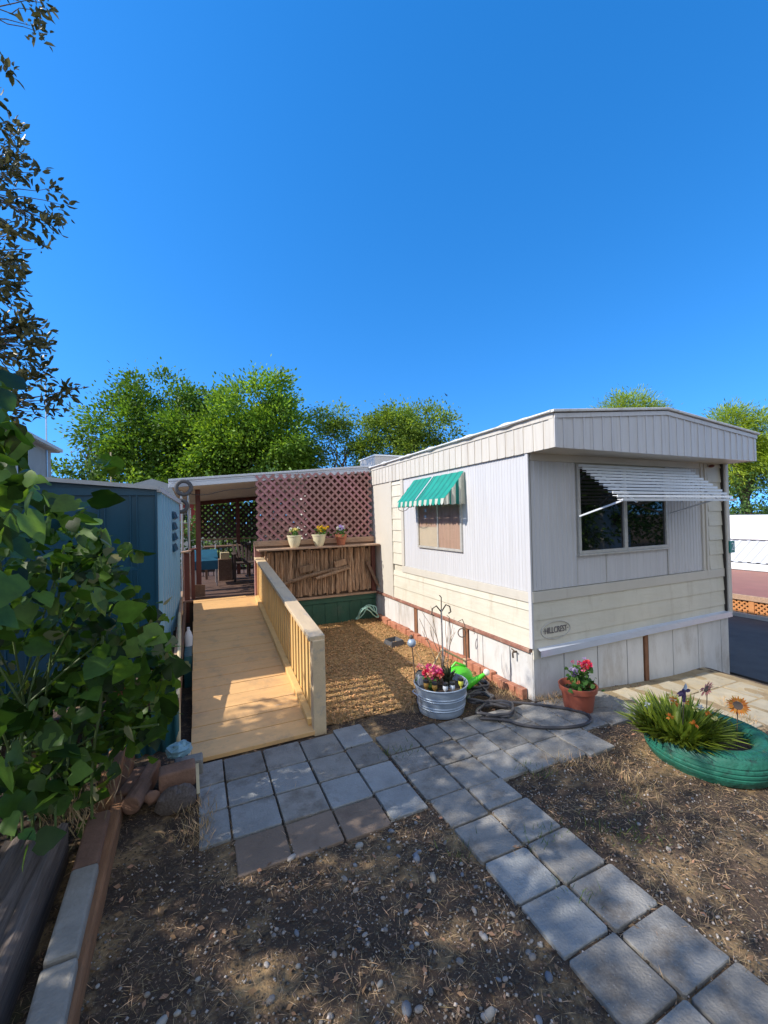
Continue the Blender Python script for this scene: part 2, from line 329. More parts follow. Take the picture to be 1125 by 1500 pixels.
# leaf templates: (along, across, up) and faces
T_DIA = (np.array([(0, 0, 0), (.45, -.5, .08), (1, 0, -.05), (.45, .5, .08)]), np.array([(0, 1, 2, 3)]))
T_OVAL = (np.array([(0, 0, 0), (.3, -.42, .1), (.7, -.36, .06), (1, 0, -.08), (.7, .36, .06), (.3, .42, .1), (.5, 0, 0)]),
          np.array([(0, 1, 6), (1, 2, 6), (2, 3, 6), (3, 4, 6), (4, 5, 6), (5, 0, 6)]))
def heart_template(n=8):
    vs = []; fs = []
    for i in range(n):
        t = i/(n-1); wd = .56*(math.sin(math.pi*min(1, .10+.90*t**.62))**.85)*(1-.22*t)*(1+.05*(-1)**i); wd = 0 if i == n-1 else wd
        back = -.13*max(0, 1-t*4); zc = -.16*t*t; zf = .16*wd-.10*wd*wd*4*.3
        vs += [(t+back, -wd, zc+zf), (t, 0, zc), (t+back, wd, zc+zf)]
    for i in range(n-1):
        a = 3*i; fs += [(a, a+1, a+4, a+3), (a+1, a+2, a+5, a+4)]
    return np.array(vs), np.array(fs)
T_HEART = heart_template()
def leaves(P, D, Nrm, size, tmpl, asp=.6):
    """leaf at each P along D with face normal near Nrm"""
    T, F = tmpl; n = len(P)
    D = unit(D); Nrm = Nrm-D*(Nrm*D).sum(1, keepdims=True); Nrm = unit(Nrm+1e-6); B = np.cross(Nrm, D)
    s = np.asarray(size).reshape(-1, 1, 1)*np.ones((n, 1, 1))
    V = P[:, None, :]+s*(T[None, :, 0:1]*D[:, None, :]+asp*T[None, :, 1:2]*B[:, None, :]+T[None, :, 2:3]*Nrm[:, None, :])
    k = len(T); FF = (F[None]+(np.arange(n)*k)[:, None, None]).reshape(-1, F.shape[1])
    return V.reshape(-1, 3), FF
def rnd_dir(n, up=0.):
    d = RNG.normal(size=(n, 3)); d[:, 2] += up; return unit(d)
def clumps(ells, n, shell=.55):
    """points through a union of ellipsoids (cx,cy,cz,rx,ry,rz), more toward their skins"""
    E = np.array(ells, float); vol = (E[:, 3]*E[:, 4]*E[:, 5])**(2/3); idx = RNG.choice(len(E), n, p=vol/vol.sum())
    d = unit(RNG.normal(size=(n, 3))); r = (shell+(1-shell)*RNG.random(n)**.6)
    r *= 1+.30*np.sin(d[:, 0]*5+idx*1.7)*np.cos(d[:, 1]*6+idx)+.14*np.sin(d[:, 2]*9+idx*2.1)
    return E[idx, :3]+d*r[:, None]*E[idx, 3:], d
def foliage(name, parent, mat, ells, ncl, per, spread, size, tmpl=T_DIA, asp=.55, up=.25, shell=.5, droop=0.):
    C, d = clumps(ells, ncl, shell)
    k = RNG.integers(int(per*.5), int(per*1.5), ncl); I = np.repeat(np.arange(ncl), k); n = len(I)
    off = RNG.normal(size=(n, 3))*spread*(.6+.8*RNG.random((n, 1))); P = C[I]+off*[1, 1, .7]
    D = unit(unit(off)+.8*d[I]+rnd_dir(n)*.6+[0, 0, -droop])
    Nn = unit(unit(off)*1.1+d[I]*.6+rnd_dir(n)*.55+[0, 0, up])
    V, F = leaves(P, D, Nn, size*(.6+.8*RNG.random(n)), tmpl, asp)
    return npmesh(name, V, F, mat, parent)
def limb(mb, p0, p1, r0_, r1_, k=6, wob=.06, n=7):
    p0 = Vector(p0); p1 = Vector(p1); L_ = (p1-p0).length; pts = []
    for i in range(k+1):
        t = i/k; q = p0.lerp(p1, t)
        if 0 < i < k: q += Vector((random.uniform(-1, 1), random.uniform(-1, 1), random.uniform(-.5, .5)))*L_*wob
        pts.append(q)
    mb.tube(pts, [r0_+(r1_-r0_)*i/k for i in range(k+1)], n); return pts
def tree(name, label, loc, h0, ells, mat, ncl, per, spread, size, group=None, trunk_r=.22, tmpl=T_DIA, asp=.55, shell=.5, nb=10, up=.25, droop=0.):
    t = thing(name, label, 'tree', loc, group)
    mb = MB(); top = Vector((loc[0], loc[1], loc[2]+h0))
    limb(mb, loc, top, trunk_r, trunk_r*.7, 6, .03, 10)
    E = list(ells)
    for i in range(nb):
        e = E[i % len(E)]; q = Vector((e[0]+random.uniform(-.5, .5)*e[3], e[1]+random.uniform(-.5, .5)*e[4], e[2]+random.uniform(-.3, .7)*e[5]))
        ps = limb(mb, top.lerp(Vector(loc), random.uniform(0, .25)), q, trunk_r*.5, trunk_r*.08, 6, .06, 6)
        for j in range(3):
            a = ps[random.randint(2, 5)]; b = a+Vector((random.uniform(-1, 1)*e[3], random.uniform(-1, 1)*e[4], random.uniform(.1, 1)*e[5]))*.5
            limb(mb, a, b, trunk_r*.14, trunk_r*.04, 4, .08, 5)
    mb.build('trunk', 'bark', t, smooth=True)
    foliage('crown', t, mat, ells, ncl, per, spread, size, tmpl, asp, up, shell, droop)
    return t
def sstep(a, b, x):
    t = np.clip((x-a)/(b-a), 0, 1); return t*t*(3-2*t)
# ------------------------------------------------------------------ ground
def gbase(x, y):
    return -.13*sstep(2.6, 4.9, x)-.24*sstep(5.15, 6.05, x)
def gnoise(x, y):
    return mnoise.noise(Vector((x*3.1, y*3.1, 3)))*.010+mnoise.noise(Vector((x*11, y*11, 7)))*.006
xs = np.concatenate([[-300, -120, -60, -30, -15, -8, -4], np.arange(-2.4, 6.6, .045), [7.2, 8, 9, 10, 12, 15, 20, 30, 60, 120, 300]])
ys = np.concatenate([[-300, -120, -60, -30, -15, -8, -4, -2, -1], np.arange(-.3, 6.6, .045), [7.2, 8, 9, 10, 12, 15, 20, 30, 60, 120, 300]])
V = []
for y in ys:
    for x in xs:
        z = float(gbase(x, y))
        if -2.4 <= x <= 6.6 and -.3 <= y <= 6.6: z += gnoise(x, y)
        V.append((x, y, z-.012))
nx, ny = len(xs), len(ys)
ii = (np.arange(ny-1)[:, None]*nx+np.arange(nx-1)[None]).ravel()
F = np.stack([ii, ii+1, ii+nx+1, ii+nx], 1)
def soilmat():
    m_ = M('bare soil', (.060, .038, .024), .95, .4, 5, bump=1., bs=75, det=10, dirt=[((.40, .26, .12), .51, .67, 2.2, (1, 1, 1)), ((.035, .024, .018), .55, .72, 16, (1, 1, 1)),
             ((.34, .27, .18), .6, .66, 95, (1, 1, 1)), ((.05, .035, .025), .58, .66, 60, (1, 1, 1)), ((.10, .11, .035), .64, .8, 2.3, (1, 1, 1))])
    return m_
mt['soil'] = soilmat()
g = npmesh('ground', np.array(V), F, 'soil'); tag(g, kind='structure')
for p in g.data.polygons: p.use_smooth = True
# mulch bed between the ramp and the home
mt['mulch'] = M('golden bark mulch', (.42, .25, .095), .95, .4, 20, bump=1., bs=90, det=10, dirt=[((.14, .075, .035), .52, .66, 42, (1, 1, 1)), ((.52, .36, .17), .6, .68, 60, (1, 1, 1)), ((.2, .13, .08), .55, .8, 3, (1, 1, 1))])
mx = np.linspace(.80, 2.68, 52); my = np.linspace(3.22, 6.3, 84); V = []
for y in my:
    for x in mx:
        e = min((y-3.22)/.35, 1)
        V.append((x, y, .012*e+gnoise(x*1.3, y*1.3+9)*1.1-.006))
ii = (np.arange(len(my)-1)[:, None]*len(mx)+np.arange(len(mx)-1)[None]).ravel()
g2 = npmesh('mulch_bed', np.array(V), np.stack([ii, ii+1, ii+len(mx)+1, ii+len(mx)], 1), 'mulch'); tag(g2, kind='structure')
for p in g2.data.polygons: p.use_smooth = True
def chipsobj(name, n, xr, yr, size, mat, zf, label, asp=.45, reject=None, up=2.2):
    X = RNG.uniform(*xr, n); Y = RNG.uniform(*yr, n)
    if reject is not None:
        k = ~reject(X, Y); X, Y = X[k], Y[k]; n = len(X)
    Z = np.array([zf(x, y) for x, y in zip(X, Y)])
    D = rnd_dir(n); D[:, 2] *= .25; Nn = rnd_dir(n)*.6+[0, 0, up]
    V, F = leaves(np.stack([X, Y, Z], 1), D, Nn, size*(.4+1.2*RNG.random(n)), (T_DIA[0]*[1, 1, .6], T_DIA[1]), asp)
    o = npmesh(name, V, F, mat); return tag(o, label, 'ground litter', kind='stuff')
chipsobj('bark_mulch', 34000, (.9, 2.66), (3.2, 6.25), .023, 'chips', lambda x, y: .004+random.random()*.018, 'loose golden bark chips covering the bed beside the ramp')
# asphalt driveway
o = MB().box(5.98, 9.22, -30, 60, -.60, -.352).build('road', 'asphalt'); tag(o, kind='structure')
# ------------------------------------------------------------------ pavers
PAV = []          # (x0,x1,y0,y1) for keeping litter off
def ordn(i): return ['first', 'second', 'third', 'fourth', 'fifth', 'sixth', 'seventh', 'eighth', 'ninth'][i]
def paver(x0, x1, y0, y1, mat, label, group, z=None, chip=True):
    cx, cy = (x0+x1)/2, (y0+y1)/2
    gp = .0035
    pts = []
    c = [(x0+gp, y0+gp), (x1-gp, y0+gp), (x1-gp, y1-gp), (x0+gp, y1-gp)]
    for i in range(4):        # worn corners
        a = Vector(c[i]); p = Vector(c[i-1]); q = Vector(c[(i+1) % 4]); r = random.uniform(.003, .013)
        pts += [a+(p-a).normalized()*r+Vector((random.uniform(-.002, .002), random.uniform(-.002, .002))), a+(q-a).normalized()*r]
    b = MB(); z = z if z is not None else .004
    tx, ty = random.uniform(-.018, .018), random.uniform(-.018, .018)
    V0 = [(p.x, p.y, z-.06) for p in pts]; V1_ = [(p.x, p.y, z-.003+(p.x-cx)*tx+(p.y-cy)*ty) for p in pts]
    V2 = [(cx+(p.x-cx)*.982, cy+(p.y-cy)*.982, z+.001+(p.x-cx)*tx+(p.y-cy)*ty) for p in pts]
    n = len(pts); b.add(V0+V1_+V2, [(i, (i+1) % n, n+(i+1) % n, n+i) for i in range(n)]+[(n+i, n+(i+1) % n, 2*n+(i+1) % n, 2*n+i) for i in range(n)]+[tuple(range(2*n, 3*n))])
    o = b.build('paver', mat); tag(o, label, 'paver', group); PAV.append((x0, x1, y0, y1)); return o
GA = 'pavers in front of the ramp'; GB = 'pavers of the garden path'; GC = 'dusty pavers of the patio'
colsA = [(-.02, .138), (.142, .398), (.402, .664), (.668, .930), (.934, 1.168)]
rowsA = [(2.82, 3.09), (2.56, 2.815), (2.30, 2.555), (2.05, 2.295)]
matA = {(0, 0): 'paver', (1, 0): 'paver', (2, 0): 'paver', (3, 0): 'paver', (0, 1): 'paverblue', (1, 1): 'paverblue', (2, 1): 'paverblue', (3, 1): 'paver', (0, 2): 'paverblue', (1, 2): 'paverblue', (2, 2): 'paver', (3, 2): 'paverblue', (4, 1): 'paver', (4, 0): 'paverblue', (4, 2): 'paverblue', (4, 3): 'paverblue',
        (1, 3): 'paverbrown', (2, 3): 'paverbrown', (3, 3): 'paverbrown'}
for (ci, ri), mm in matA.items():
    x0, x1 = colsA[ci]; y0, y1 = rowsA[ri]
    if ci == 4 and ri == 0: y0, y1 = 2.825, 3.115
    colr = {'paver': 'dull grey', 'paverblue': 'pale bluish grey', 'paverbrown': 'brown'}[mm]
    size = 'narrow' if ci == 0 else 'square'
    paver(x0+.002*ri, x1+.002*ri, y0-.008*ci if ci < 4 else y0, y1-.008*ci if ci < 4 else y1, mm,
          f'{colr} {size} paver, {ordn(ci)} from left, {ordn(ri)} row below the ramp', GA, z=.002 if mm == 'paverbrown' else .006)
colB = [(1.19, 1.445), (1.45, 1.70), (1.705, 1.925), (1.93, 2.165), (2.17, 2.40), (2.405, 2.66), (2.665, 2.915), (2.92, 3.17), (3.175, 3.43)]
rowB = [(2.61, 2.875), (2.365, 2.60), (2.10, 2.36)]
for ri, (y0, y1) in enumerate(rowB):
    for ci, (x0, x1) in enumerate(colB):
        if ci >= 6 and ri == 2: continue
        d = -.022*ci
        paver(x0, x1, y0+d, y1+d*.9, 'paver', f'grey paver, {ordn(ci)} from left in the {ordn(ri)} row below the tub', 'pavers below the tub', z=.005+float(gbase((x0+x1)/2, 0)))
yl = [2.095, 1.855, 1.605, 1.37, 1.135, .88, .62, .36, .1]; yr = [2.085, 1.875, 1.61, 1.358, 1.12, .872, .61, .35, .09]
for i in range(7):
    paver(1.20+.004*i, 1.452+.005*i, yl[i+1]+.006, yl[i], 'paverblue' if i in (2, 3) else 'paver', f'left hand grey paver of the path, {ordn(i)} pair down from the tub', GB)
    paver(1.462+.005*i, 1.715+.012*i, yr[i+1]+.006, yr[i], 'paver', f'right hand grey paver of the path, {ordn(i)} pair down from the tub', GB)
mt['dust'] = M('tan dusty soil', (.33, .245, .135), .95, .25, 7, bump=.6, bs=70, dirt=[((.24, .16, .09), .55, .75, 5, (1, 1, 1)), ((.30, .29, .10), .62, .8, 3, (1, 1, 1)), ((.5, .42, .28), .58, .68, 60, (1, 1, 1))])
qx = np.linspace(3.05, 5.45, 55); qy = np.linspace(1.55, 2.80, 26)
V = [(x, y, float(gbase(x, y))-.004+gnoise(x+4, y)*.6-.03*max(0, 1-min(x-3.05, y-1.55, 5.45-x)/.22)) for y in qy for x in qx]
ii = (np.arange(25)[:, None]*55+np.arange(54)[None]).ravel()
tag(npmesh('patio_dust', np.array(V), np.stack([ii, ii+1, ii+56, ii+55], 1), 'dust'), kind='structure')
for ri in range(3):
    for ci in range(7):
        x0 = 3.12+ci*.33+ri*.02; y0 = 2.42-ri*.31
        if ci == 0 and ri < 2 or ci == 6: continue
        xc = x0+.15
        paver(x0, x0+.315, y0-.02, y0+.28, 'patiopaver', f'dusty patio paver, {ordn(ci)} from left in the {ordn(ri)} row from the skirting', GC, z=-.002+float(gbase(xc, 0)))
def on_paver(X, Y):
    k = np.zeros(len(X), bool)
    for x0, x1, y0, y1 in PAV: k |= (X > x0+.01) & (X < x1-.01) & (Y > y0+.01) & (Y < y1-.01)
    return k
rej = lambda X, Y: (on_paver(X, Y) & (RNG.random(len(X)) > .02)) | ((X > .75) & (X < 2.7) & (Y > 3.35)) | ((X > 2.7) & (Y > 2.8)) | ((X < .86) & (Y > 3.1) & (X > -.15)) | ((X < -.6))
zg = lambda x, y: float(gbase(x, y))+gnoise(x, y)-.008+random.random()*.006
mt['strawdark'] = M('grey brown straw', (.42, .29, .15), .9, .2, 5, isl=.8)
chipsobj('straw_litter', 26000, (-.6, 4.3), (.2, 3.35), .034, 'strawdark', zg, 'dry straw and grass bits strewn over the bare soil', .035, rej, 1.2)
mt['leafbits'] = M('dead leaf bits', (.115, .08, .05), .9, .3, 8, isl=.8)
chipsobj('leaf_litter', 22000, (-.6, 4.3), (.2, 3.35), .013, 'leafbits', zg, 'small dead leaf bits scattered over the bare soil', .6, rej)
rejg = lambda X, Y: rej(X, Y) | (np.sin(X*5.1+2*np.sin(Y*3.7))*np.sin(Y*6.1+X) < -.15)
chipsobj('dry_grass_mat', 11000, (1.75, 4.3), (.6, 2.1), .045, 'straw', zg, 'golden dry grass matted over the soil between path and tyre', .03, rejg, 1.0)
chipsobj('dry_grass_mat', 2500, (-.3, 1.2), (1.2, 2.1), .04, 'straw', zg, 'thin dry grass matted over the soil below the brown pavers', .03, rejg, 1.0)
mt['curled'] = M('curled dead leaf', (.24, .14, .07), .85, .25, 8, isl=.6)
chipsobj('dead_leaves', 2600, (-.6, 4.3), (.2, 3.35), .026, 'curled', zg, 'curled dead leaves scattered over the bare soil', .5, rej, .8)
def gravel(n, mat):
    X = RNG.normal(1.0, 1.2, n); Y = RNG.uniform(.2, 2.4, n); k = (X > -.45) & (X < 4) & ~on_paver(X, Y) & ~((X > 2.9) & (Y > 1.5)); X, Y = X[k], Y[k]; n = len(X)
    O = np.array([(1, 0, 0), (0, 1, 0), (-1, 0, 0), (0, -1, 0), (0, 0, .8), (0, 0, -.8)]); Fo = np.array([(0, 1, 4), (1, 2, 4), (2, 3, 4), (3, 0, 4), (1, 0, 5), (2, 1, 5), (3, 2, 5), (0, 3, 5)])
    r = .0022+.0045*RNG.random(n)**2; C = np.stack([X, Y, [zg(x, y) for x, y in zip(X, Y)]], 1)
    V = C[:, None]+O[None]*r[:, None, None]*(1+.5*RNG.random((n, 6, 1)))
    o = npmesh('gravel', V.reshape(-1, 3), (Fo[None]+(np.arange(n)*6)[:, None, None]).reshape(-1, 3), mat)
    tag(o, 'fine grey gravel mixed into the bare soil', 'gravel', kind='stuff')
mt['grit'] = M('fine gravel', (.26, .235, .205), .9, .2, 8, isl=.7)
gravel(7000, 'grit')
# grass tufts in joints and the bed
def tufts(name, spots, n, size, mat, label, kind='stuff'):
    C = np.array(spots); I = RNG.integers(0, len(C), n); P = C[I]+np.stack([RNG.normal(0, .05, n), RNG.normal(0, .05, n), np.zeros(n)], 1)
    D = rnd_dir(n)*[.6, .6, .2]+[0, 0, .8]; V, F = leaves(P, D, rnd_dir(n), size*(.5+RNG.random(n)), T_DIA, .05)
    return tag(npmesh(name, V, F, mat), label, 'grass', kind=kind)
mt['grass'] = leafmat('thin green grass', (.10, .16, .03), .5, .3)
tufts('grass_tufts', [(1.55, 1.62, -.01), (1.66, 1.60, -.01), (1.47, 1.33, -.01), (1.86, 1.55, -.01), (1.95, 1.45, -.01), (1.9, 2.05, -.01), (1.95, 2.0, -.01), (1.2, 2.62, -.01), (1.3, 2.6, -.01), (2.05, 1.35, -.01), (2.2, 1.6, -.01), (1.15, 1.7, -.01)], 420, .05, 'grass', 'thin green grass growing in the paver joints')
tufts('dry_grass', [(2.5, 3.2, 0), (2.55, 3.05, 0), (2.6, 2.95, 0), (2.45, 3.35, 0), (2.75, 2.74, 0), (2.85, 2.73, 0), (3.0, 2.73, 0), (-.02, 2.45, 0), (-.04, 2.6, 0), (-.02, 2.35, 0), (1.05, 3.2, 0), (.95, 3.3, 0), (1.6, 3.15, 0), (3.7, 2.2, -.06), (4.1, 1.9, -.1), (4.3, 2.1, -.1), (2.35, 1.85, 0), (2.2, 2.0, 0), (2.4, 1.65, 0)], 1900, .055, 'straw', 'dry yellow grass along the skirting and the bed edges')
# ------------------------------------------------------------------ pebbles
def peb(seed):
    b = MB().blob((0, 0, 0), 1, 10, 7, (1, .75+.2*random.random(), .55+.15*random.random()), .06, seed); o = b.build('pebble', 'stone', smooth=True, base=(0, 0, 0)); return o
mt['stonepale'] = M('pale pebble stone', (.29, .27, .235), .8, .15, 8, obr=.15)
mt['stoneblue'] = M('blue grey pebble stone', (.14, .155, .18), .75, .2, 8, obr=.3)
PB = [peb(i) for i in range(3)]
for i, n in enumerate(['stone', 'stonepale', 'stoneblue']): PB[i].data.materials.clear(); PB[i].data.materials.append(mt[n])
LB = ['brown grey pebble lying on the dark soil', 'pale rounded pebble lying on the dark soil', 'blue grey pebble lying on the dark soil']
used = [False]*3; cnt = 0
while cnt < 170:
    x, y = (random.gauss(.75, .5), random.gauss(1.45, .38)) if random.random() < .6 else (random.uniform(-.4, 2.9), random.uniform(.25, 2.1))
    if not (-.38 < x < 2.9 and .2 < y < 2.2): continue
    if x > 2.2 and y > 1.2 and random.random() < .6: continue
    if on_paver(np.array([x]), np.array([y]))[0]: continue
    if 1.18 < x < 1.8 and y < 2.1: continue
    k = random.choices([0, 1, 2], [.58, .16, .26])[0]
    o = PB[k] if not used[k] else PB[k].copy()
    if used[k]: COL.objects.link(o)
    used[k] = True
    r = random.uniform(.006, .014)*(1.6 if random.random() < .12 else 1)
    o.location = (x, y, float(gbase(x, y))+gnoise(x, y)-.012+r*.3); o.rotation_euler = (random.uniform(-.3, .3), random.uniform(-.3, .3), random.uniform(0, 6.3))
    o.scale = (r*random.uniform(.9, 1.4), r, r*random.uniform(.8, 1.1)); tag(o, LB[k], 'pebble', LB[k].replace(' pebble lying', ' pebbles lying')); cnt += 1
# ------------------------------------------------------------------ mobile home
home = thing('mobile_home', 'white and cream single wide mobile home with low gabled roof and ribbed fascia', 'mobile home', (2.7, 2.8, 0))
HX0, HX1, HY0, HY1 = 2.70, 5.725, 2.80, 12.0
MB().box(HX0+.012, HX1-.012, HY0+.012, HY1, .40, 2.30).build('wall', 'cream', home)
MB().box(HX0+.03, HX1-.03, HY0+.03, HY1, -.5, .40).build('skirting_frame', 'dark', home)
def lap(mb, o, d, n, L_, z0, z1, pitch=.168, proud=.012, cuts=()):
    o = Vector(o); d = Vector(d); n = Vector(n); z = z0
    while z < z1-.01:
        zt = min(z+pitch, z1)
        a = o+n*proud; b = o+n*.002
        pr = [a+Vector((0, 0, z)), b+Vector((0, 0, zt))]
        pr = [o+Vector((0, 0, z+.001)), a+Vector((0, 0, z)), a+Vector((0, 0, z+.004)), b+Vector((0, 0, zt))]
        mb.add([p for p in pr]+[p+d*L_ for p in pr], [(i, i+1, 5+i, 4+i) for i in range(3)]+[(0, 1, 2, 3), (7, 6, 5, 4)])
        z += pitch
    return mb
def ribbed(mb, o, d, n, L_, z0, z1, pitch, depth, wd=.35):
    o = Vector(o); d = Vector(d); n = Vector(n); pr = []; u = 0
    while u < L_-1e-6:
        for t, h in ((0, 0), (1-wd, 0), (1-wd*.75, 1), (1-wd*.25, 1)):
            uu_ = u+t*pitch
            if uu_ <= L_: pr.append(o+d*uu_+n*depth*h)
        u += pitch
    pr.append(o+d*L_)
    return mb.sheet(pr, (0, 0, 1), z0, z1)
LX, LN, LD = Vector((1, 0, 0)), Vector((-1, 0, 0)), Vector((0, 1, 0))   # left wall: along y, facing -x
FN = Vector((0, -1, 0))
# left side
a = lap(MB(), (HX0, 2.80, 0), LD, LN, 2.80, .452, .86, .168)
lap(a, (HX0, 5.30, 0), LD, LN, .30, .955, 2.19, .168)
a.build('siding', 'cream', home)
a = ribbed(MB(), (HX0-.004, 2.825, 0), LD, LN, 2.395, .955, 2.21, .041, .0035); a.build('aluminium_panel', 'alu', home)
a = MB().box(HX0-.016, HX0+.004, 2.80, 5.30, .862, .953)
a.box(HX0-.020, HX0+.004, 5.222, 5.298, .955, 2.2); a.box(HX0-.022, HX0+.004, 5.60, 5.655, .452, 2.2); a.box(HX0-.012, HX0+.004, 5.657, 8.5, .452, 2.2)
a.build('wall_trim', 'ivory', home, bevel=.003)
MB().box(HX0-.018, HX0+.006, 2.785, 2.822, .455, 2.2).build('corner_trim', 'alu', home, bevel=.004)
# front
a = lap(MB(), (HX0, HY0, 0), LX, FN, 3.0, .36, .86, .17)
lap(a, (5.43, HY0, 0), LX, FN, .28, .96, 2.2, .17); a.build('siding', 'cream', home)
a = ribbed(MB(), (2.72, HY0-.006, 0), LX, FN, .555, .965, 2.13, .055, .005)
ribbed(a, (3.275, HY0-.006, 0), LX, FN, 1.36, .965, 1.255, .11, .003, .2); ribbed(a, (4.64, HY0-.006, 0), LX, FN, .64, .965, 2.13, .055, .005)
a.build('aluminium_panel', 'alu', home)
a = MB().box(2.72, 5.28, HY0-.012, HY0+.004, 2.132, 2.21)
a.box(5.283, 5.318, HY0-.022, HY0+.004, .96, 2.2); a.box(5.36, 5.40, HY0-.020, HY0+.004, .90, 2.2); a.box(5.32, 5.358, HY0-.008, HY0+.004, .96, 2.2)
a.box(2.70, 5.72, HY0-.018, HY0+.004, .862, .958)
a.build('wall_trim', 'ivory', home, bevel=.003)
for xx in (2.9, 3.1, 3.27, 3.69, 4.636):
    pass
for xx in (3.268, 3.67, 4.645): MB().box(xx-.003, xx+.003, HY0-.0145, HY0-.0005, .966, 1.25 if xx == 3.67 else 2.13).build('panel_seam', 'frame', home)
MB().box(5.728, 5.80, HY0-.045, HY0+.03, .42, 2.2).build('corner_post', 'ivory', home, bevel=.01)
MB().box(5.700, 5.716, HY0-.03, HY0+.01, .45, 2.2).build('corner_gap', 'dark', home)
# skirting
a = MB(); ed = [2.835, 3.096, 3.504, 3.745]; 
for y0, y1 in ((2.805, 3.092), (3.10, 3.50), (3.508, 3.735), (3.86, 4.125), (4.133, 4.49), (4.498, 4.715), (4.723, 4.89), (5.00, 5.455), (5.463, 5.96), (5.968, 6.9)):
    a.box(HX0-.004, HX0+.02, y0, y1, -.10, .415)
a.build('skirting', 'skirt', home, bevel=.002)
for y0, y1 in ((3.755, 3.842), (4.905, 4.985)): MB().box(HX0-.008, HX0+.02, y0, y1, .0, .41).build('skirting_board', 'rustboard', home, bevel=.002)
a = MB()
for x0, x1 in ((2.702, 3.066), (3.078, 3.511), (3.523, 3.94), (3.952, 4.195), (4.285, 4.688), (4.70, 5.153), (5.165, 5.606), (5.618, 5.77)):
    a.box(x0, x1, HY0-.004, HY0+.02, -.5, .40)
a.build('skirting', 'skirt', home, bevel=.002)
MB().box(4.213, 4.268, HY0-.012, HY0+.02, -.4, .40).build('skirting_board', 'rustboard', home, bevel=.002)
MB().box(HX0-.03, HX0+.02, 2.82, 6.9, .415, .45).build('rust_trim', 'rust', home, bevel=.004)
a = MB().sheet([(0, HY0-.005, .455), (0, HY0-.05, .44), (0, HY0-.055, .385), (0, HY0-.048, .385), (0, HY0-.042, .436), (0, HY0-.004, .449)], (1, 0, 0), 2.745, 5.765); a.build('flashing', 'flash', home)
a = MB()
y = 2.87
while y < 6.1:
    L_ = random.uniform(.07, .12); h = .085+random.uniform(-.012, .014)
    a.box(HX0-.075+random.uniform(-.006, .006), HX0-.012, y, y+L_-.006, -.05, h); y += L_
a.build('brick_edging', 'brickedge', home, bevel=.006)
# fascia with ribs, arched at the front
FY = 2.47; FXL = 2.672; FXR = 5.775; ZB = 2.195; AP = (4.15, 2.63)
def topz(x): return 2.482+(AP[1]-2.482)*(x-FXL)/(AP[0]-FXL) if x < AP[0] else AP[1]+(2.495-AP[1])*(x-AP[0])/(FXR-AP[0])
a = MB().box(FXL, FXL+.02, FY+.001, HY1, ZB, 2.482)
y = FY+.11
while y < 8: a.box(FXL-.006, FXL+.001, y, y+.014, ZB+.004, 2.43); y += .118
a.box(FXL-.010, FXL+.001, FY, HY1, 2.435, 2.481)
a.box(FXL-.008, FXL, FY-.004, FY+.05, ZB, 2.434)
a.build('fascia', 'fascia', home)
a = MB().poly([(FXL, FY, ZB), (FXR, FY, ZB), (FXR, FY, topz(FXR)-.01), (AP[0], FY, AP[1]-.01), (FXL, FY, topz(FXL)-.01)], (0, .02, 0))
x = FXL+.04
a.box(FXL-.004, FXL+.035, FY-.012, FY, ZB, topz(FXL)-.05)
while x < FXR-.03: a.box(x+.06, x+.074, FY-.008, FY+.001, ZB+.004, topz(x+.067)-.05); x += .118
for p, q in (((FXL, topz(FXL)), AP), (AP, (FXR, topz(FXR)))):
    a.poly([(p[0], FY-.012, p[1]-.048), (q[0], FY-.012, q[1]-.048), (q[0], FY-.012, q[1]-.010), (p[0], FY-.012, p[1]-.010)], (0, .012, 0))
a.build('front_fascia', 'fasciafront', home)
MB().box(FXL+.02, FXR-.02, FY+.02, HY0+.02, ZB+.004, ZB+.03).build('soffit', 'ivory', home)
a = MB().box(FXR-.02, FXR, FY+.021, HY1, ZB, 2.49); a.build('fascia', 'fascia', home)
a = MB()
for p, q in (((FXL-.03, topz(FXL)-.004), (AP[0], AP[1])), ((AP[0], AP[1]), (FXR+.03, topz(FXR)-.004))):
    a.poly([(p[0], FY-.03, p[1]), (q[0], FY-.03, q[1]), (q[0], FY-.03, q[1]+.022), (p[0], FY-.03, p[1]+.022)], (0, HY1-FY, 0))
a.build('roof', 'roof', home, bevel=.004)
ys_ = np.arange(FY, HY1, .05)
MB().tube([(FXL-.030, y, topz(FXL)+.007) for y in ys_], [.010+.008*max(0, math.sin(y*9)+math.sin(y*23+1)*.7) for y in ys_], 7).build('roof_edge_coating', 'roof', home, smooth=True)
MB().box(3.02, 3.62, 6.98, 7.75, 2.52, 2.80).build('roof_cooler', 'wallbeige', home, bevel=.02)
MB().box(3.00, 3.64, 6.96, 7.77, 2.80, 2.825).build('cooler_lid', 'nwhite', home, bevel=.008)
# big front window
wx0, wx1, wz0, wz1, wm = 3.28, 4.625, 1.262, 2.115, 3.945
fr = MB()
for bx in ((wx0, wx1, wz0, wz0+.03), (wx0, wx1, wz1-.03, wz1), (wx0, wx0+.03, wz0+.03, wz1-.03), (wx1-.03, wx1, wz0+.03, wz1-.03), (wm-.025, wm+.025, wz0+.03, wz1-.03)):
    fr.box(bx[0], bx[1], HY0-.035, HY0+.004, bx[2], bx[3])
fr.box(wx0-.015, wx1+.015, HY0-.045, HY0, wz0-.018, wz0-.001)
f = fr.build('front_window', 'frame', home, bevel=.003)
for x0, x1 in ((wx0+.03, wm-.025), (wm+.025, wx1-.03)):
    p = MB(); p.add([(x0, HY0-.016, wz0+.03), (x1, HY0-.016, wz0+.03), (x1, HY0-.016, wz1-.03), (x0, HY0-.016, wz1-.03)], [(0, 1, 2, 3)]); p.build('pane', 'darkglass', f)
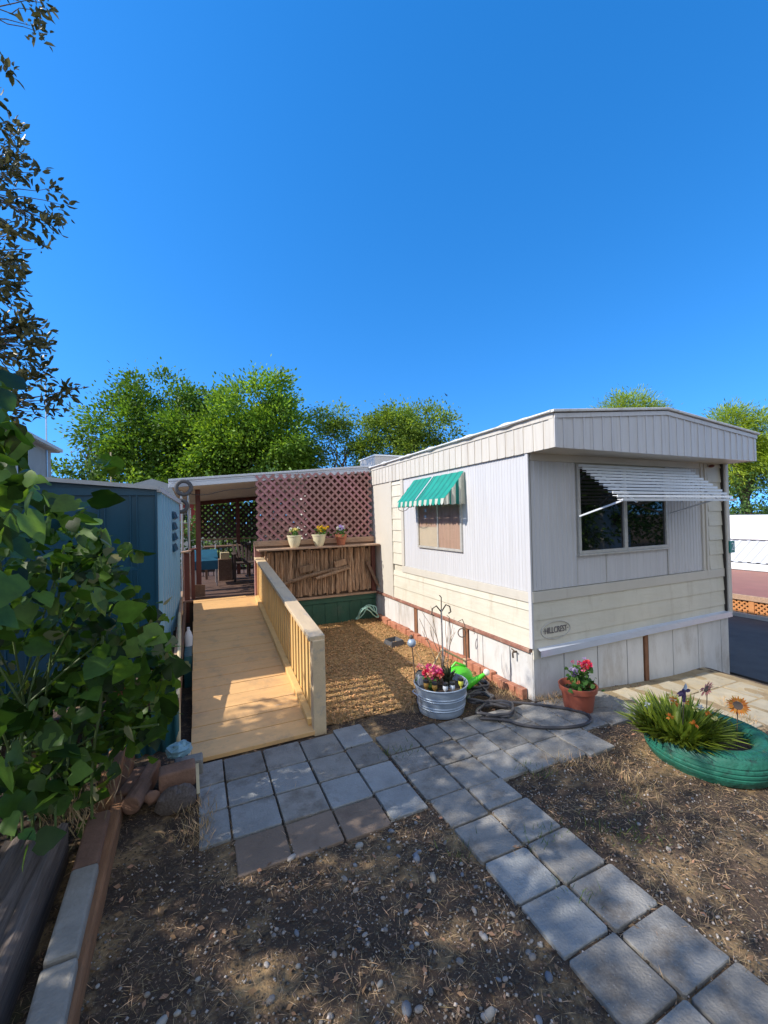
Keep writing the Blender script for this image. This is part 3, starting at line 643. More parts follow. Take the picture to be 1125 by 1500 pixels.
# slatted metal awning
aw = None; n = 11
a = MB()
for k in range(n):
    t = k/(n-1); yy = 2.775-.425*t; zz = 2.105-.345*t
    a.beam((3.285, yy, zz), (5.035, yy, zz), .051, .005, (0, -.1, 1)); a.beam((3.285, yy-.017, zz-.004), (5.035, yy-.022, zz-.008), .005, .022)
aw = a.build('metal_awning', 'slat', home)
for q0, q1 in (((3.275, 2.75, 1.622), (3.345, 2.37, 1.752)), ((4.64, 2.75, 1.628), (4.70, 2.37, 1.752))): MB().beam(q0, q1, .022, .014).build('strut', 'whiteplastic', aw)
for xx in (3.5, 4.16, 4.8): MB().beam((xx, 2.785, 2.085), (xx, 2.345, 1.735), .02, .012).build('awning_rail', 'chrome', aw)
# side window with fabric awning
fr = MB(); y0, y1, z0, z1 = 3.80, 4.80, 1.245, 2.10
for bx in ((y0, y1, z0, z0+.028), (y0, y1, z1-.028, z1), (y0, y0+.03, z0+.028, z1-.028), (y1-.03, y1, z0+.028, z1-.028), (4.285, 4.31, z0+.028, z1-.028)):
    fr.box(HX0-.03, HX0+.004, bx[0], bx[1], bx[2], bx[3])
f = fr.build('side_window', 'frame', home, bevel=.003)
for q0, q1 in ((y0+.03, 4.285), (4.31, y1-.03)):
    p = MB(); p.add([(HX0-.022, q0, z0+.028), (HX0-.022, q1, z0+.028), (HX0-.022, q1, z1-.028), (HX0-.022, q0, z1-.028)], [(3, 2, 1, 0)]); p.build('pane', 'glass', f)
p = MB().sheet([(HX0-.0135+.004*math.sin(u*19+1.3*math.sin(u*5)), y0+.03+.455*u, 0) for u in np.linspace(0, 1, 60)], (0, 0, 1), z0+.03, z1-.03); p.build('curtain', 'curtain', f, smooth=True)
p = MB().sheet([(HX0-.012+.003*math.sin(u*26), 4.31+.46*u, 0) for u in np.linspace(0, 1, 50)], (0, 0, 1), 1.52, z1-.03); p.build('curtain', 'curtain', f, smooth=True)
p = MB().box(HX0-.011, HX0-.009, 4.31, 4.77, z0+.03, 1.52); p.build('blind', 'screen', f)
# fabric awning
ax0, az0, ax1, az1, ay0, ay1 = HX0-.022, 2.145, 2.415, 1.845, 3.735, 4.875
def two_tone(o, second, idx):
    o.data.materials.append(mt[second])
    for p in o.data.polygons: p.material_index = int(idx(p.index))
ycan = [ay0]
k = 0
while ycan[-1] < ay1-.02: ycan.append(min(ay1, ycan[-1]+(.082 if k % 2 == 0 else .036))); k += 1
crow = [(ax0+(ax1-ax0)*t, az0+(az1-az0)*t-.012*math.sin(math.pi*t)) for t in np.linspace(0, 1, 7)]
a = MB(); a.add([(p[0]-(.003 if q % 3 else 0), y, p[1]+.003*math.sin(q*2.2)) for q, y in enumerate(ycan) for p in crow], [(q*7+r, q*7+r+1, q*7+8+r, q*7+7+r) for q in range(len(ycan)-1) for r in range(6)])
can = a.build('fabric_awning', 'awngreen', home); two_tone(can, 'awnstripe', lambda i: (i//6) % 2)
nv = 19; st_ = (ay1-ay0)/nv; a = MB(); vs = []; fs = []
for k in range(nv*4+1):
    y = ay0+k*st_/4; t = (k % 4)/4; vs += [(ax1-.004, y, az1), (ax1-.012-.004*math.sin(k*.9), y, az1-.05-.022*math.sin(math.pi*t))]
for k in range(nv*4): fs.append((2*k, 2*k+1, 2*k+3, 2*k+2))
a.add(vs, fs); v_ = a.build('valance', 'awnwhite', can); two_tone(v_, 'awngreen', lambda i: (i//4) % 2)
for yy in (ay0-.003, ay1+.003):
    def tz(x): return az0+(az1-az0)*(x-ax0)/(ax1-ax0)-.006
    X = [ax0-.262*i/14 for i in range(15)]
    a = MB(); a.add([q for i, x in enumerate(X) for q in ((x, yy+.010*math.sin(i*1.5), max(tz(x), 1.79)), (x, yy+.014*math.sin(i*1.5), 1.78+.006*math.sin(i*1.3)))], [(2*i, 2*i+2, 2*i+3, 2*i+1) for i in range(14)])
    v_ = a.build('side_panel', 'awnwhite', can); two_tone(v_, 'awnstripe', lambda i: i in (4, 5, 9, 10))
a = MB().tube([(ax0-.004, 4.36, az0+.008), (ax1-.004, 4.36, az1+.008)], .007, 6); a.build('awning_rod', 'whiteplastic', can)
a = MB().tube([(ax1, 4.86, az1-.03), (ax1-.01, 4.80, 1.745), (ax1-.01, 4.70, 1.725), (ax1-.01, 4.60, 1.735), (ax1, 4.5, 1.79)], .004, 6); a.build('pull_cord', 'iron', can, smooth=True)
# emblem and number
def text(body, size, mat, parent, M4, ext=.002):
    cu = bpy.data.curves.new('t', 'FONT'); cu.body = body; cu.size = size; cu.extrude = ext; cu.align_x = 'CENTER'; cu.align_y = 'CENTER'
    to = bpy.data.objects.new('t', cu); COL.objects.link(to); bpy.context.view_layer.update()
    me = bpy.data.meshes.new_from_object(to.evaluated_get(bpy.context.evaluated_depsgraph_get()))
    bpy.data.objects.remove(to)
    me.transform(M4); org = ORG[parent]; me.transform(Matrix.Translation(-Vector(org)))
    o = bpy.data.objects.new('lettering', me); me.materials.clear(); me.materials.append(mt[mat]); COL.objects.link(o); o.parent = parent; ORG[o] = org; return o
RX = Matrix.Rotation(rad(90), 4, 'X')
a = MB().tube([(2.97+.178*math.cos(t), HY0-.013, .592+.078*math.sin(t)) for t in np.linspace(0, 2*math.pi, 41)[:-1]], .0045, 6, True)
em = a.build('emblem', 'frame', home, smooth=True)
text('·HILLCREST·', .058, 'label', em, Matrix.Translation((2.97, HY0-.0145, .592)) @ RX @ Matrix.Scale(1.35, 4, (0, 1, 0)))
sg_ = MB().box(5.745, 5.845, HY0-.062, HY0-.046, 1.14, 1.28).build('number_sign', 'signgreen', home, bevel=.003)
text('2', .125, 'whiteplastic', sg_, Matrix.Translation((5.797, HY0-.063, 1.21)) @ RX)
a = MB().tube([(2.66, 3.0, .385), (2.645, 3.0, .365), (2.65, 3.0, .325)], .009, 7).tube([(2.655, 2.975, .39), (2.655, 3.025, .40)], .006, 6).tube([(2.70, 3.0, .375), (2.65, 3.0, .375)], .009, 7)
a.build('water_tap', 'iron', home, smooth=True)
MB().blob((5.46, HY0-.04, 2.165), .03, 10, 7, (1, 1, .6)).build('porch_light', 'redpost', home, smooth=True)
# ------------------------------------------------------------------ ramp
RY0, RY1, RZ0, RZ1 = 3.115, 6.52, .028, .525
def rz(y): return RZ0+(RZ1-RZ0)*(y-RY0)/(RY1-RY0)
rp = thing('wheelchair_ramp', 'tan painted wooden ramp with a balustrade rising to the porch', 'ramp', (.4, RY0, 0))
a = MB(); y = RY0; k = 0
while y < RY1-.02:
    y2 = min(y+.185, RY1); j = random.uniform(-.0015, .0015); sk = .045*(.8-0) if False else 0
    x0, x1 = -.058+random.uniform(-.003, .003), .80; t = .03
    g_ = .004
    a.add([(x0, y+g_+.05*0, rz(y+g_)-t+j), (x1, y+g_, rz(y+g_)-t+j), (x1, y2-g_, rz(y2-g_)-t+j), (x0, y2-g_, rz(y2-g_)-t+j),
           (x0, y+g_, rz(y+g_)+j), (x1, y+g_, rz(y+g_)+j), (x1, y2-g_, rz(y2-g_)+j), (x0, y2-g_, rz(y2-g_)+j)],
          [(0, 3, 2, 1), (4, 5, 6, 7), (0, 1, 5, 4), (1, 2, 6, 5), (2, 3, 7, 6), (3, 0, 4, 7)]); y = y2
a.build('deck', 'ramp', rp, bevel=.002)
a = MB()
for xx in (-.045, .70): a.poly([(xx, RY0+.02, -.04), (xx, RY1, rz(RY1)-.18), (xx, RY1, rz(RY1)-.032), (xx, RY0+.02, rz(RY0)-.030)], (.04, 0, 0))
a.build('stringer', 'oldwood', rp)
MB().poly([(.765, 3.2, rz(3.2)+.002), (.765, RY1-.2, rz(RY1-.2)+.002), (.765, RY1-.2, rz(RY1-.2)+.05), (.765, 3.2, rz(3.2)+.05)], (.055, 0, 0)).build('toe_rail', 'rail', rp, bevel=.004)
def capz(y): return .742+(1.095-.742)*(y-3.13)/(6.3-3.13)
MB().poly([(.772, 3.14, capz(3.14)-.038), (.772, 4.62, capz(4.62)-.038), (.772, 4.62, capz(4.62)), (.772, 3.14, capz(3.14))], (.128, 0, 0)).build('rail_cap', 'railcap', rp, bevel=.006)
MB().poly([(.772, 4.625, capz(4.625)-.038), (.772, 6.42, capz(6.42)-.038), (.772, 6.42, capz(6.42)), (.772, 4.625, capz(4.625))], (.128, 0, 0)).build('rail_cap', 'railcap', rp, bevel=.006)
MB().poly([(.862, 3.2, capz(3.2)-.16), (.862, 6.35, capz(6.35)-.16), (.862, 6.35, capz(6.35)-.04), (.862, 3.2, capz(3.2)-.04)], (.03, 0, 0)).build('rail_board', 'rail', rp, bevel=.004)
MB().box(.795, .895, 3.125, 3.212, -.05, capz(3.17)-.035).build('post', 'railcap', rp, bevel=.006)
MB().box(.81, .895, 6.34, 6.42, .3, capz(6.4)-.03).build('post', 'rail', rp, bevel=.006)
y = 3.30
while y < 6.3:
    MB().box(.823, .860, y, y+.055, rz(y)-.12, capz(y)-.036).build('baluster', 'rail', rp, bevel=.003); y += .118
MB().poly([(.80, 3.215, -.03), (.80, 6.33, -.03), (.80, 6.33, rz(6.33)-.02), (.80, 3.215, rz(3.215)-.01)], (.018, 0, 0)).build('side_board', 'rail', rp)
# ------------------------------------------------------------------ porch deck, log screen, roof
dk = thing('porch_deck', 'brown boarded porch deck at the top of the tan ramp', 'deck', (1.2, 6.55, 0))
a = MB(); y = 6.53
while y < 9.9: a.box(-.20, .80 if y < 6.42 else 2.66, y, y+.133, .495, .522); y += .138
a.build('deck_boards', 'deckbrown', dk, bevel=.002)
MB().box(-.18, 2.64, 6.56, 9.85, .0, .49).build('deck_base', 'dark', dk)
sc = thing('log_screen', 'porch screen of split logs over dark green boards with pinkish lattice above', 'screen', (1.75, 6.3, 0))
a = MB().box(.90, 2.665, 6.245, 6.27, -.05, .33)
x = 1.0
while x < 2.66: a.box(x, x+.006, 6.238, 6.246, -.05, .33); x += .2
a.box(.90, 2.665, 6.232, 6.268, .335, .42); a.build('skirt_boards', 'greenboard', sc, bevel=.002)
MB().box(.90, 2.665, 6.20, 6.29, .423, .450).build('bottom_rail', 'ledge', sc, bevel=.004)
MB().box(.86, 2.66, 6.315, 6.335, .43, 1.33).build('backing_board', 'oldwood', sc)
x = .89; i = 0
while x < 2.56:
    r = random.uniform(.016, .032); zt = random.uniform(1.15, 1.21); zb = random.uniform(.455, .50)
    tl = random.uniform(-.012, .012); mb = MB(); nn = 7
    jog = [(random.uniform(-.006, .006), random.uniform(-.005, .005)) for _ in range(nn)]
    mb.tube([(x+r+tl*(q/(nn-1)-.5)*2+jog[q][0], 6.285-r*.6+jog[q][1], zb+(zt-zb)*q/(nn-1)) for q in range(nn)], [r*random.uniform(.75, 1.15) for _ in range(nn)], 7)
    mb.build('log', 'log', sc, smooth=False); x += r*1.75; i += 1
def wpts(L): return [Vector(p) for p in L]
for L_, rr_ in (((( .98, 6.20, .62), (1.25, 6.19, .72), (1.5, 6.19, .78), (1.8, 6.19, .84), (2.2, 6.20, .88)), .034), (((1.65, 6.18, .74), (1.9, 6.17, .80), (2.2, 6.19, .87)), .024)):
    a = MB().tube(L_, [rr_*random.uniform(.8, 1.2) for _ in L_], 8); a.build('branch', 'log', sc, smooth=True)
MB().beam((1.40, 6.20, .88), (1.62, 6.20, .92), .05, .10).build('log_block', 'log', sc, bevel=.01)
MB().beam((1.95, 6.20, .93), (2.15, 6.20, .97), .05, .10).build('log_block', 'log', sc, bevel=.01)
MB().box(.79, 2.672, 6.04, 6.30, 1.208, 1.232).build('ledge', 'ledge', sc, bevel=.004)
MB().box(.76, 2.676, 6.29, 6.36, 1.262, 1.345).build('ledge', 'ledge', sc, bevel=.006)
MB().box(.77, 2.67, 6.305, 6.33, 1.233, 1.26).build('ledge_gap', 'oldwood', sc)
MB().box(.775, .86, 6.36, 6.44, .50, 1.33).build('post', 'lattice', sc, bevel=.004)
MB().box(2.595, 2.665, 6.22, 6.30, .45, 1.205).build('post', 'redpost', sc, bevel=.006)
MB().beam((2.50, 6.19, .95), (2.665, 6.16, .56), .05, .05).build('brace', 'oldwood', sc, bevel=.006)
def lattice(mb, o, d, n, L_, z0, zt0, zt1, sp=.122, wd=.032, th=.006, ph=0.):
    """diagonal slats both ways, clipped to a panel whose top runs from zt0 to zt1"""
    o = Vector(o); d = Vector(d); n = Vector(n); H_ = max(zt0, zt1)-z0
    for s_, lay in ((1, 0), (-1, 1)):
        u = -H_+ph
        while u < L_+H_:
            # line: along = u + s*(z-z0) (s=1) or u - ...
            pts = []
            for zz in np.linspace(0, H_, 121):
                al = u+zz if s_ == 1 else u+H_-zz
                if 0 <= al <= L_ and z0+zz <= zt0+(zt1-zt0)*al/L_: pts.append((al, zz))
            if len(pts) > 2:
                p, q = pts[0], pts[-1]
                mb.beam(o+d*p[0]+Vector((0, 0, z0+p[1]))+n*lay*th, o+d*q[0]+Vector((0, 0, z0+q[1]))+n*lay*th, wd, th, up=n) if False else None
                P = o+d*p[0]+Vector((0, 0, z0+p[1]))+n*(lay*(th+.001)); Q = o+d*q[0]+Vector((0, 0, z0+q[1]))+n*(lay*(th+.001))
                dd = (Q-P).normalized(); sd = dd.cross(n).normalized()*wd/2; nn_ = n*th
                mb.add([P-sd, P+sd, Q+sd, Q-sd, P-sd+nn_, P+sd+nn_, Q+sd+nn_, Q-sd+nn_], [(0, 3, 2, 1), (4, 5, 6, 7), (0, 1, 5, 4), (1, 2, 6, 5), (2, 3, 7, 6), (3, 0, 4, 7)])
            u += sp
    return mb
lattice(MB(), (.80, 6.335, 0), LX, FN, 1.865, 1.345, 2.325, 2.43).build('lattice_panel', 'lattice', sc)
lattice(MB(), (.84, 6.42, 0), LX, FN, .75, 1.30, 2.25, 2.3, ph=.06).build('lattice_panel', 'lattice', sc)
MB().box(1.60, 2.66, 6.50, 6.52, 1.26, 2.38).build('backing_board', 'redpost', sc)
cp = thing('porch_roof', 'white guttered porch roof with cream ceiling standing on slim posts', 'porch roof', (1.2, 6.4, .5))
def rf(x, y): return 2.21+(2.50-2.21)*(x+.33)/3.02-.034*(y-6.35)
def slab(mb, x0, x1, y0, y1, lo, hi):
    mb.add([(x, y, rf(x, y)+d_) for d_ in (lo, hi) for x, y in ((x0, y0), (x1, y0), (x1, y1), (x0, y1))], [(0, 3, 2, 1), (4, 5, 6, 7), (0, 1, 5, 4), (1, 2, 6, 5), (2, 3, 7, 6), (3, 0, 4, 7)]); return mb
slab(MB(), -.33, 2.69, 6.40, 9.9, -.02, .03).build('roof_panel', 'carport', cp)
slab(MB(), -.31, 2.67, 6.42, 9.88, -.075, -.025).build('ceiling', 'soffit', cp)
a = slab(MB(), -.345, 2.67, 6.34, 6.40, -.085, -.030); slab(a, -.345, 2.67, 6.352, 6.398, -.026, .002); slab(a, -.345, 2.67, 6.335, 6.398, .004, .035)
a.build('gutter', 'carport', cp, bevel=.003)
slab(MB(), .0, 2.6, 9.3, 9.38, -.16, -.08).build('beam', 'redpost', cp)
for xx in (-.20, -.108): MB().tube([(xx, 6.9, .3), (xx, 6.9, rf(xx, 6.9)-.08)], .018, 10).build('post', 'chrome', cp, smooth=True)
for xx, yy in ((.02, 6.95), (.80, 9.28), (.02, 9.28), (1.9, 9.28)): MB().box(xx-.035, xx+.035, yy-.035, yy+.035, .5, rf(xx, yy)-.08).build('post', 'redpost', cp)
rl = thing('porch_lattice', 'dark lattice panel above a low porch railing at the back of the porch', 'lattice', (1.3, 9.35, .52))
lattice(MB(), (.06, 9.33, 0), LX, FN, 2.5, 1.30, 1.98, 2.12, .115, .040).build('lattice_panel', 'latdark', rl)
MB().box(.06, 2.6, 9.27, 9.33, 1.262, 1.29).build('rail', 'ledge', rl)
a = MB(); 
for k in range(24): a.box(.1+k*.1, .115+k*.1, 9.30, 9.315, .52, 1.26)
a.build('balusters', 'latdark', rl)
MB().box(.06, 2.6, 9.29, 9.32, .62, .66).build('rail', 'latdark', rl)
t = thing('cable', 'thin black cable drooping under the porch ceiling', 'cable', (.3, 6.33, 2.1))
o = MB().tube([(-.12+1.05*u, 6.33, 2.05-.35*u*(1-u)*.6+.16*u-.02*math.sin(u*9)) for u in np.linspace(0, 1, 14)], .005, 5)
bpy.data.objects.remove(t); o = o.build('cable', 'black', smooth=True); tag(o, 'thin black cable drooping under the white porch gutter', 'cable')
for c, R_, lb in (((-.155, 6.27, 2.12), .092, 'upper and larger of two grey rubber rings hung on the porch roof corner'), ((-.195, 6.27, 1.87), .080, 'lower and smaller of two grey rubber rings hung on the porch roof corner')):
    a = MB().tube([(c[0]+R_*math.cos(t), c[1], c[2]+R_*math.sin(t)) for t in np.linspace(0, 2*math.pi, 25)[:-1]], .027, 10, True); tag(a.build('rubber_ring', 'rubber', smooth=True), lb, 'ring', 'rubber rings on the porch roof corner')
# porch furniture and gate posts
for i, (x0, x1, y0, zt, lb) in enumerate(((-.175, -.105, 6.60, 1.20, 'left dark red gate post with a flat pale cap beside the ramp top'), (-.085, -.035, 6.68, 1.225, 'slim right dark red gate post beside the ramp top'))):
    t = thing('gate_post', lb, 'post', ((x0+x1)/2, y0, .4), 'gate posts at the ramp top')
    MB().box(x0, x1, y0-.04, y0+.05, .2, zt).build('shaft', 'redpost', t, bevel=.006)
    MB().beam((x0-.03, y0, zt+.012), (x1+.03, y0, zt+.03), .16, .022).build('cap', 'ledge' if i == 0 else 'redpost', t, bevel=.004)
tag(MB().poly([(-.06, 6.72, .53), (.10, 6.75, .53), (.10, 6.75, .70), (-.06, 6.72, .72)], (0, .02, 0)).build('board', 'oldwood'), 'grey brown board offcut standing on the porch floor', 'board')
ch = thing('folding_chair', 'folding chair under a blue cloth on the shaded porch', 'chair', (.14, 8.0, .522))
for sx in (-.17, .17):
    MB().tube([(.14+sx, 7.80, .522), (.14+sx, 7.82, .93), (.14+sx, 8.22, .93), (.14+sx, 8.28, .522)], .011, 6).build('leg', 'chrome', ch, smooth=True)
    MB().tube([(.14+sx, 8.2, .93), (.14+sx, 8.30, 1.22)], .011, 6).build('back_post', 'chrome', ch)
MB().box(-.04, .32, 7.80, 8.22, .935, .96).build('seat', 'black', ch, bevel=.008)
a = MB().sheet([(0, 7.74, .82), (0, 7.75, .97), (0, 8.0, 1.06), (0, 8.18, 1.14), (0, 8.26, 1.12), (0, 8.32, .95)], (1, 0, 0), -.05, .33); a.build('cloth', 'bluecloth', ch, smooth=True)
tb = thing('porch_table', 'low brown porch table against the back railing', 'table', (.55, 8.9, .522))
MB().box(.12, 1.0, 8.7, 9.1, 1.13, 1.16).build('tabletop', 'oldwood', tb, bevel=.004)
for xx in (.16, .96):
    for yy in (8.74, 9.06): MB().box(xx-.02, xx+.02, yy-.02, yy+.02, .522, 1.13).build('leg', 'oldwood', tb)
ad = thing('slatted_chair', 'dark slatted garden chair on the shaded porch', 'chair', (.85, 8.3, .522))
for k in range(6):
    t_ = (k-2.5)*.07; MB().beam((.85+t_*.75, 8.45, .86), (.85+t_*1.2, 8.68, 1.24-abs(t_)*.4), .045, .014, (0, 1, 0)).build('back_slat', 'latdark', ad, bevel=.004)
MB().box(.64, 1.06, 8.08, 8.46, .84, .865).build('seat', 'latdark', ad, bevel=.004)
for sx in (-.22, .22):
    MB().box(.85+sx-.03, .85+sx+.03, 8.0, 8.5, 1.02, 1.04).build('arm', 'latdark', ad, bevel=.004)
    for yy in (8.05, 8.44): MB().box(.85+sx-.02, .85+sx+.02, yy, yy+.04, .522, 1.02).build('leg', 'latdark', ad)
tag(MB().box(.40, .56, 8.42, 8.58, .93, 1.05).build('cardboard_box', 'palewood', bevel=.004), 'small cardboard box on the crate between the porch chairs', 'box')
tag(MB().box(.36, .60, 8.38, 8.62, .522, .928).build('crate', 'oldwood', bevel=.006), 'dark wooden crate between the two porch chairs', 'crate')
# pots on the ledge
def bell(mb, c, s=1.): return mb.lathe(c, [(.0, 0), (.055*s, 0), (.062*s, .012*s), (.085*s, .07*s), (.098*s, .13*s), (.104*s, .165*s), (.112*s, .167*s), (.112*s, .182*s), (.100*s, .182*s), (.094*s, .15*s), (0, .148*s)], 24)
def flat_pot(mb, c, s=1.): return mb.lathe(c, [(0, 0), (.06*s, 0), (.078*s, .11*s), (.088*s, .112*s), (.092*s, .172*s), (.083*s, .172*s), (.078*s, .14*s), (0, .138*s)], 24)
def flowers(parent, c, n, R_, h, petal, size, nl=60):
    P = np.stack([RNG.normal(0, R_*.55, nl), RNG.normal(0, R_*.55, nl), RNG.uniform(0, h*.75, nl)], 1)+np.array(c)
    V, F = leaves(P, rnd_dir(nl, .3), rnd_dir(nl, .8), .05*(.5+RNG.random(nl))*(R_/.08), T_OVAL, .6); npmesh('foliage', V, F, 'smallleaf', parent)
    st = MB()
    for i in range(n):
        x, y = random.gauss(0, R_*.5), random.gauss(0, R_*.45); z = h*random.uniform(.6, 1.05)
        C = np.array([c[0]+x, c[1]+y, c[2]+z]); st.tube([(c[0]+x*.3, c[1]+y*.3, c[2]), tuple(C)], .002, 4)
        m_ = 14; d = rnd_dir(m_, .2); V, F = leaves(C+d*size*.15, d, rnd_dir(m_)+d*.3, size*.55*np.ones(m_), T_OVAL, .9)
        npmesh('flower', V, F, petal if isinstance(petal, str) else random.choice(petal), parent)
    st.build('stems', 'stem', parent)
GP = 'flower pots on the porch ledge'
for c, fn, mat, fl, lb in (((1.325, 6.15, 1.233), bell, 'potcream', ['f_paleyellow', 'f_white', 'f_paleyellow'], 'cream bell pot of pale yellow and white flowers on the porch ledge'),
                           ((1.70, 6.15, 1.233), bell, 'potcream', ['f_yellow'], 'cream bell pot with bright yellow flowers on the porch ledge'),
                           ((2.055, 6.15, 1.233), flat_pot, 'terra', ['f_lavender', 'f_lavender', 'f_white'], 'terracotta pot of lavender flowers on the porch ledge')):
    t = thing('flower_pot', lb, 'flower pot', c, GP); fn(MB(), c).build('pot', mat, t, smooth=True)
    cc = (c[0]+(.06 if 'bright' in lb else 0), c[1], c[2]+.16); flowers(t, cc, 14 if 'bright' in lb or 'lav' in lb else 11, .075, .13, fl, .045)
# ------------------------------------------------------------------ shed
sh = thing('garden_shed', 'dark blue metal garden shed with pale ribbed side wall and low gable roof', 'shed', (-.3, 3.95, .3))
def sxr(y): return -.312+(y-3.95)*.007
def sroof(x): return 1.955+.075*(-.31-x) if x > -2.0 else 2.082+.075*(x+2.0)
a = MB(); sx0 = -3.7
a.add([(sx0, 3.95, .1), (-.312, 3.95, .1), (-.312, 3.95, 1.955), (-2.0, 3.95, 2.082), (sx0, 3.95, 1.955)], [(0, 1, 2, 3, 4)])
for xx in (-.46, -.51, -.70, -.745, -1.2, -1.25, -1.38, -1.43): a.box(xx-.006, xx+.006, 3.936, 3.952, .25, 1.885)
a.box(sx0, -.312, 3.934, 3.952, 1.885, 1.945)
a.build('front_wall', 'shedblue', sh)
MB().box(-.318, -.300, 3.93, 3.955, .1, 1.93).build('corner_trim', 'shedblue', sh, bevel=.003)
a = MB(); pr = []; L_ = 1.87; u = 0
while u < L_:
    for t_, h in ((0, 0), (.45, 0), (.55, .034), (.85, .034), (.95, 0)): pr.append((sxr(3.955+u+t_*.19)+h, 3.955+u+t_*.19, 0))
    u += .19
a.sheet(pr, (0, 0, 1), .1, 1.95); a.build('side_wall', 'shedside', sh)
a = MB()
a.add([(-.295, 3.92, 1.945), (sxr(5.82)+.035, 5.84, 1.905), (-2.0, 5.84, 2.05), (-2.0, 3.92, 2.095), (sx0, 3.92, 1.955), (sx0, 5.84, 1.92)], [(0, 1, 2, 3), (3, 2, 5, 4)])
a.build('roof', 'shedroof', sh)
a = MB().beam((-.285, 3.92, 1.94), (sxr(5.82)+.04, 5.84, 1.90), .03, .045); a.beam((-.285, 3.915, 1.95), (-2.0, 3.915, 2.09), .02, .035, (0, 0, 1)); a.beam((-2.0, 3.915, 2.09), (sx0, 3.915, 1.965), .02, .035)
a.build('roof_trim', 'shedtrim', sh)
a = MB()
for k in range(4):
    z = 1.30+k*.125; a.add([(sxr(5.0)+.036, 4.95, z), (sxr(5.2)+.036, 5.3, z), (sxr(5.2)+.062, 5.3, z+.015), (sxr(5.0)+.062, 4.95, z+.015), (sxr(5.0)+.036, 4.95, z+.09), (sxr(5.2)+.036, 5.3, z+.09)], [(0, 1, 2, 3), (3, 2, 5, 4), (0, 3, 4), (1, 5, 2)])
a.build('vent_louvre', 'shedblue', sh)
MB().box(sx0, sxr(5.8)-.02, 3.97, 5.78, .1, 1.9).build('shed_core', 'dark', sh)
sh.location = (-.318, 4.2, .31); sh.rotation_euler = (0, 0, -.042)
# raised bed left of the ramp
bed = thing('raised_bed', 'raised soil bed of old boards and teal corrugated edging beside the shed', 'raised bed', (-.4, 3.4, 0))
MB().box(-1.6, -.165, 3.46, 3.94, -.1, .34).build('soil_fill', 'soil', bed); MB().box(-.30, -.165, 3.94, 6.4, -.1, .42).build('soil_fill', 'soil', bed)
a = MB(); pr = []
for i in range(61): u = i/60; pr.append((-.62+u*.48, 3.43+.018*math.sin(u*2*math.pi*6), 0))
a.sheet(pr, (0, 0, 1), -.05, .30); a.build('corrugated_edging', 'teal', bed, smooth=True)
a = MB().beam((-.155, 3.5, .20), (-.165, 6.4, .42), .03, .22, (0, 0, 1)); a.build('side_board', 'oldwood', bed, bevel=.006)
MB().beam((-.185, 3.9, .40), (-.20, 6.4, .62), .03, .14, (0, 0, 1)).build('side_board', 'ledge', bed, bevel=.006)
tag(MB().tube([(-.145, 3.40, .02), (-.15, 3.55, .32), (-.165, 4.4, .58), (-.185, 5.0, .66)], .016, 8).build('bamboo_pole', 'palewood', smooth=True), 'pale bamboo pole leaning along the raised bed', 'pole')
t = thing('bowl_planter', 'shallow terracotta bowl planter on the raised bed by the shed', 'planter', (-.46, 3.74, .34))
MB().lathe((-.46, 3.74, .34), [(0, 0), (.12, 0), (.19, .10), (.205, .10), (.205, .13), (.18, .13), (.17, .10), (0, .095)], 28).build('bowl', 'terra', t, smooth=True)
MB().disc((-.46, 3.74, .437), .172).build('soil', 'leafbits', t)
t = thing('plastic_jug', 'clear grey plastic jug standing in the gap beside the ramp', 'jug', (-.10, 5.0, .30))
MB().lathe((-.10, 5.0, .30), [(0, 0), (.04, 0), (.043, .1), (.028, .15), (.015, .17), (.015, .2), (0, .2)], 14).build('bottle', 'whiteplastic', t, smooth=True)
MB().box(-.135, -.065, 4.6, 5.4, -.02, .30).build('stand', 'teal', t)
# brick pile
bp_ = 'bricks and stones piled at the foot of the ramp'
def brick(c, s, rz_, rx_=0, mat='brick', lb='', nm='brick', bev=.012):
    mb = MB().box(-s[0]/2, s[0]/2, -s[1]/2, s[1]/2, 0, s[2]); o = mb.build(nm, mat, bevel=bev, base=(0, 0, 0)); o.location = c; o.rotation_euler = (rx_, 0, rz_); return tag(o, lb, nm.replace('_', ' '), bp_)
brick((-.13, 2.84, .05), (.20, .12, .11), .05, 0, 'brick', 'large dusty brown brick on top of the pile beside the ramp foot')
brick((-.29, 2.93, .03), (.075, .22, .10), -.25, .1, 'brick', 'long brown brick lying lengthwise left of the large brick')
brick((-.375, 2.93, .02), (.075, .22, .09), -.35, .12, 'brick', 'narrow brown brick at the left side of the brick pile')
brick((-.07, 3.02, .0), (.17, .10, .10), .0, 0, 'concrete', 'grey concrete block behind the large brick', 'concrete_block')
a = MB().tube([(-.36, 2.70, .075), (-.31, 2.86, .085)], .052, 14); tag(a.build('log_end', 'brick', bevel=.008), 'short round brown log lying in front of the brick pile', 'log', bp_)
a = MB().blob((-.13, 2.70, .045), .10, 12, 8, (1.1, .6, .75), .14, 5); tag(a.build('rock', 'tie', smooth=True), 'dark rough grey rock in front of the brick pile', 'rock', bp_)
a = MB().blob((-.26, 2.76, .06), .045, 9, 6, (1, .8, .8), .12, 8); tag(a.build('rock', 'brick', smooth=True), 'small brown stone wedged between the bricks', 'rock', bp_)
a = MB().blob((-.125, 2.965, .20), .062, 12, 9, (1.15, .8, .75), .22, 3); tag(a.build('crumpled_plastic', 'bluefoil'), 'crumpled pale blue plastic lump on top of the brick pile', 'plastic')
tag(MB().beam((-.015, 2.72, .03), (-.02, 2.87, .13), .018, .012).build('wood_stake', 'palewood'), 'pale wooden stake leaning at the right edge of the brick pile', 'stake')
tag(MB().box(-.075, -.058, 3.06, 3.16, -.02, .10).build('ramp_block', 'railcap', bevel=.004), 'small tan wooden block under the left corner of the ramp', 'block')
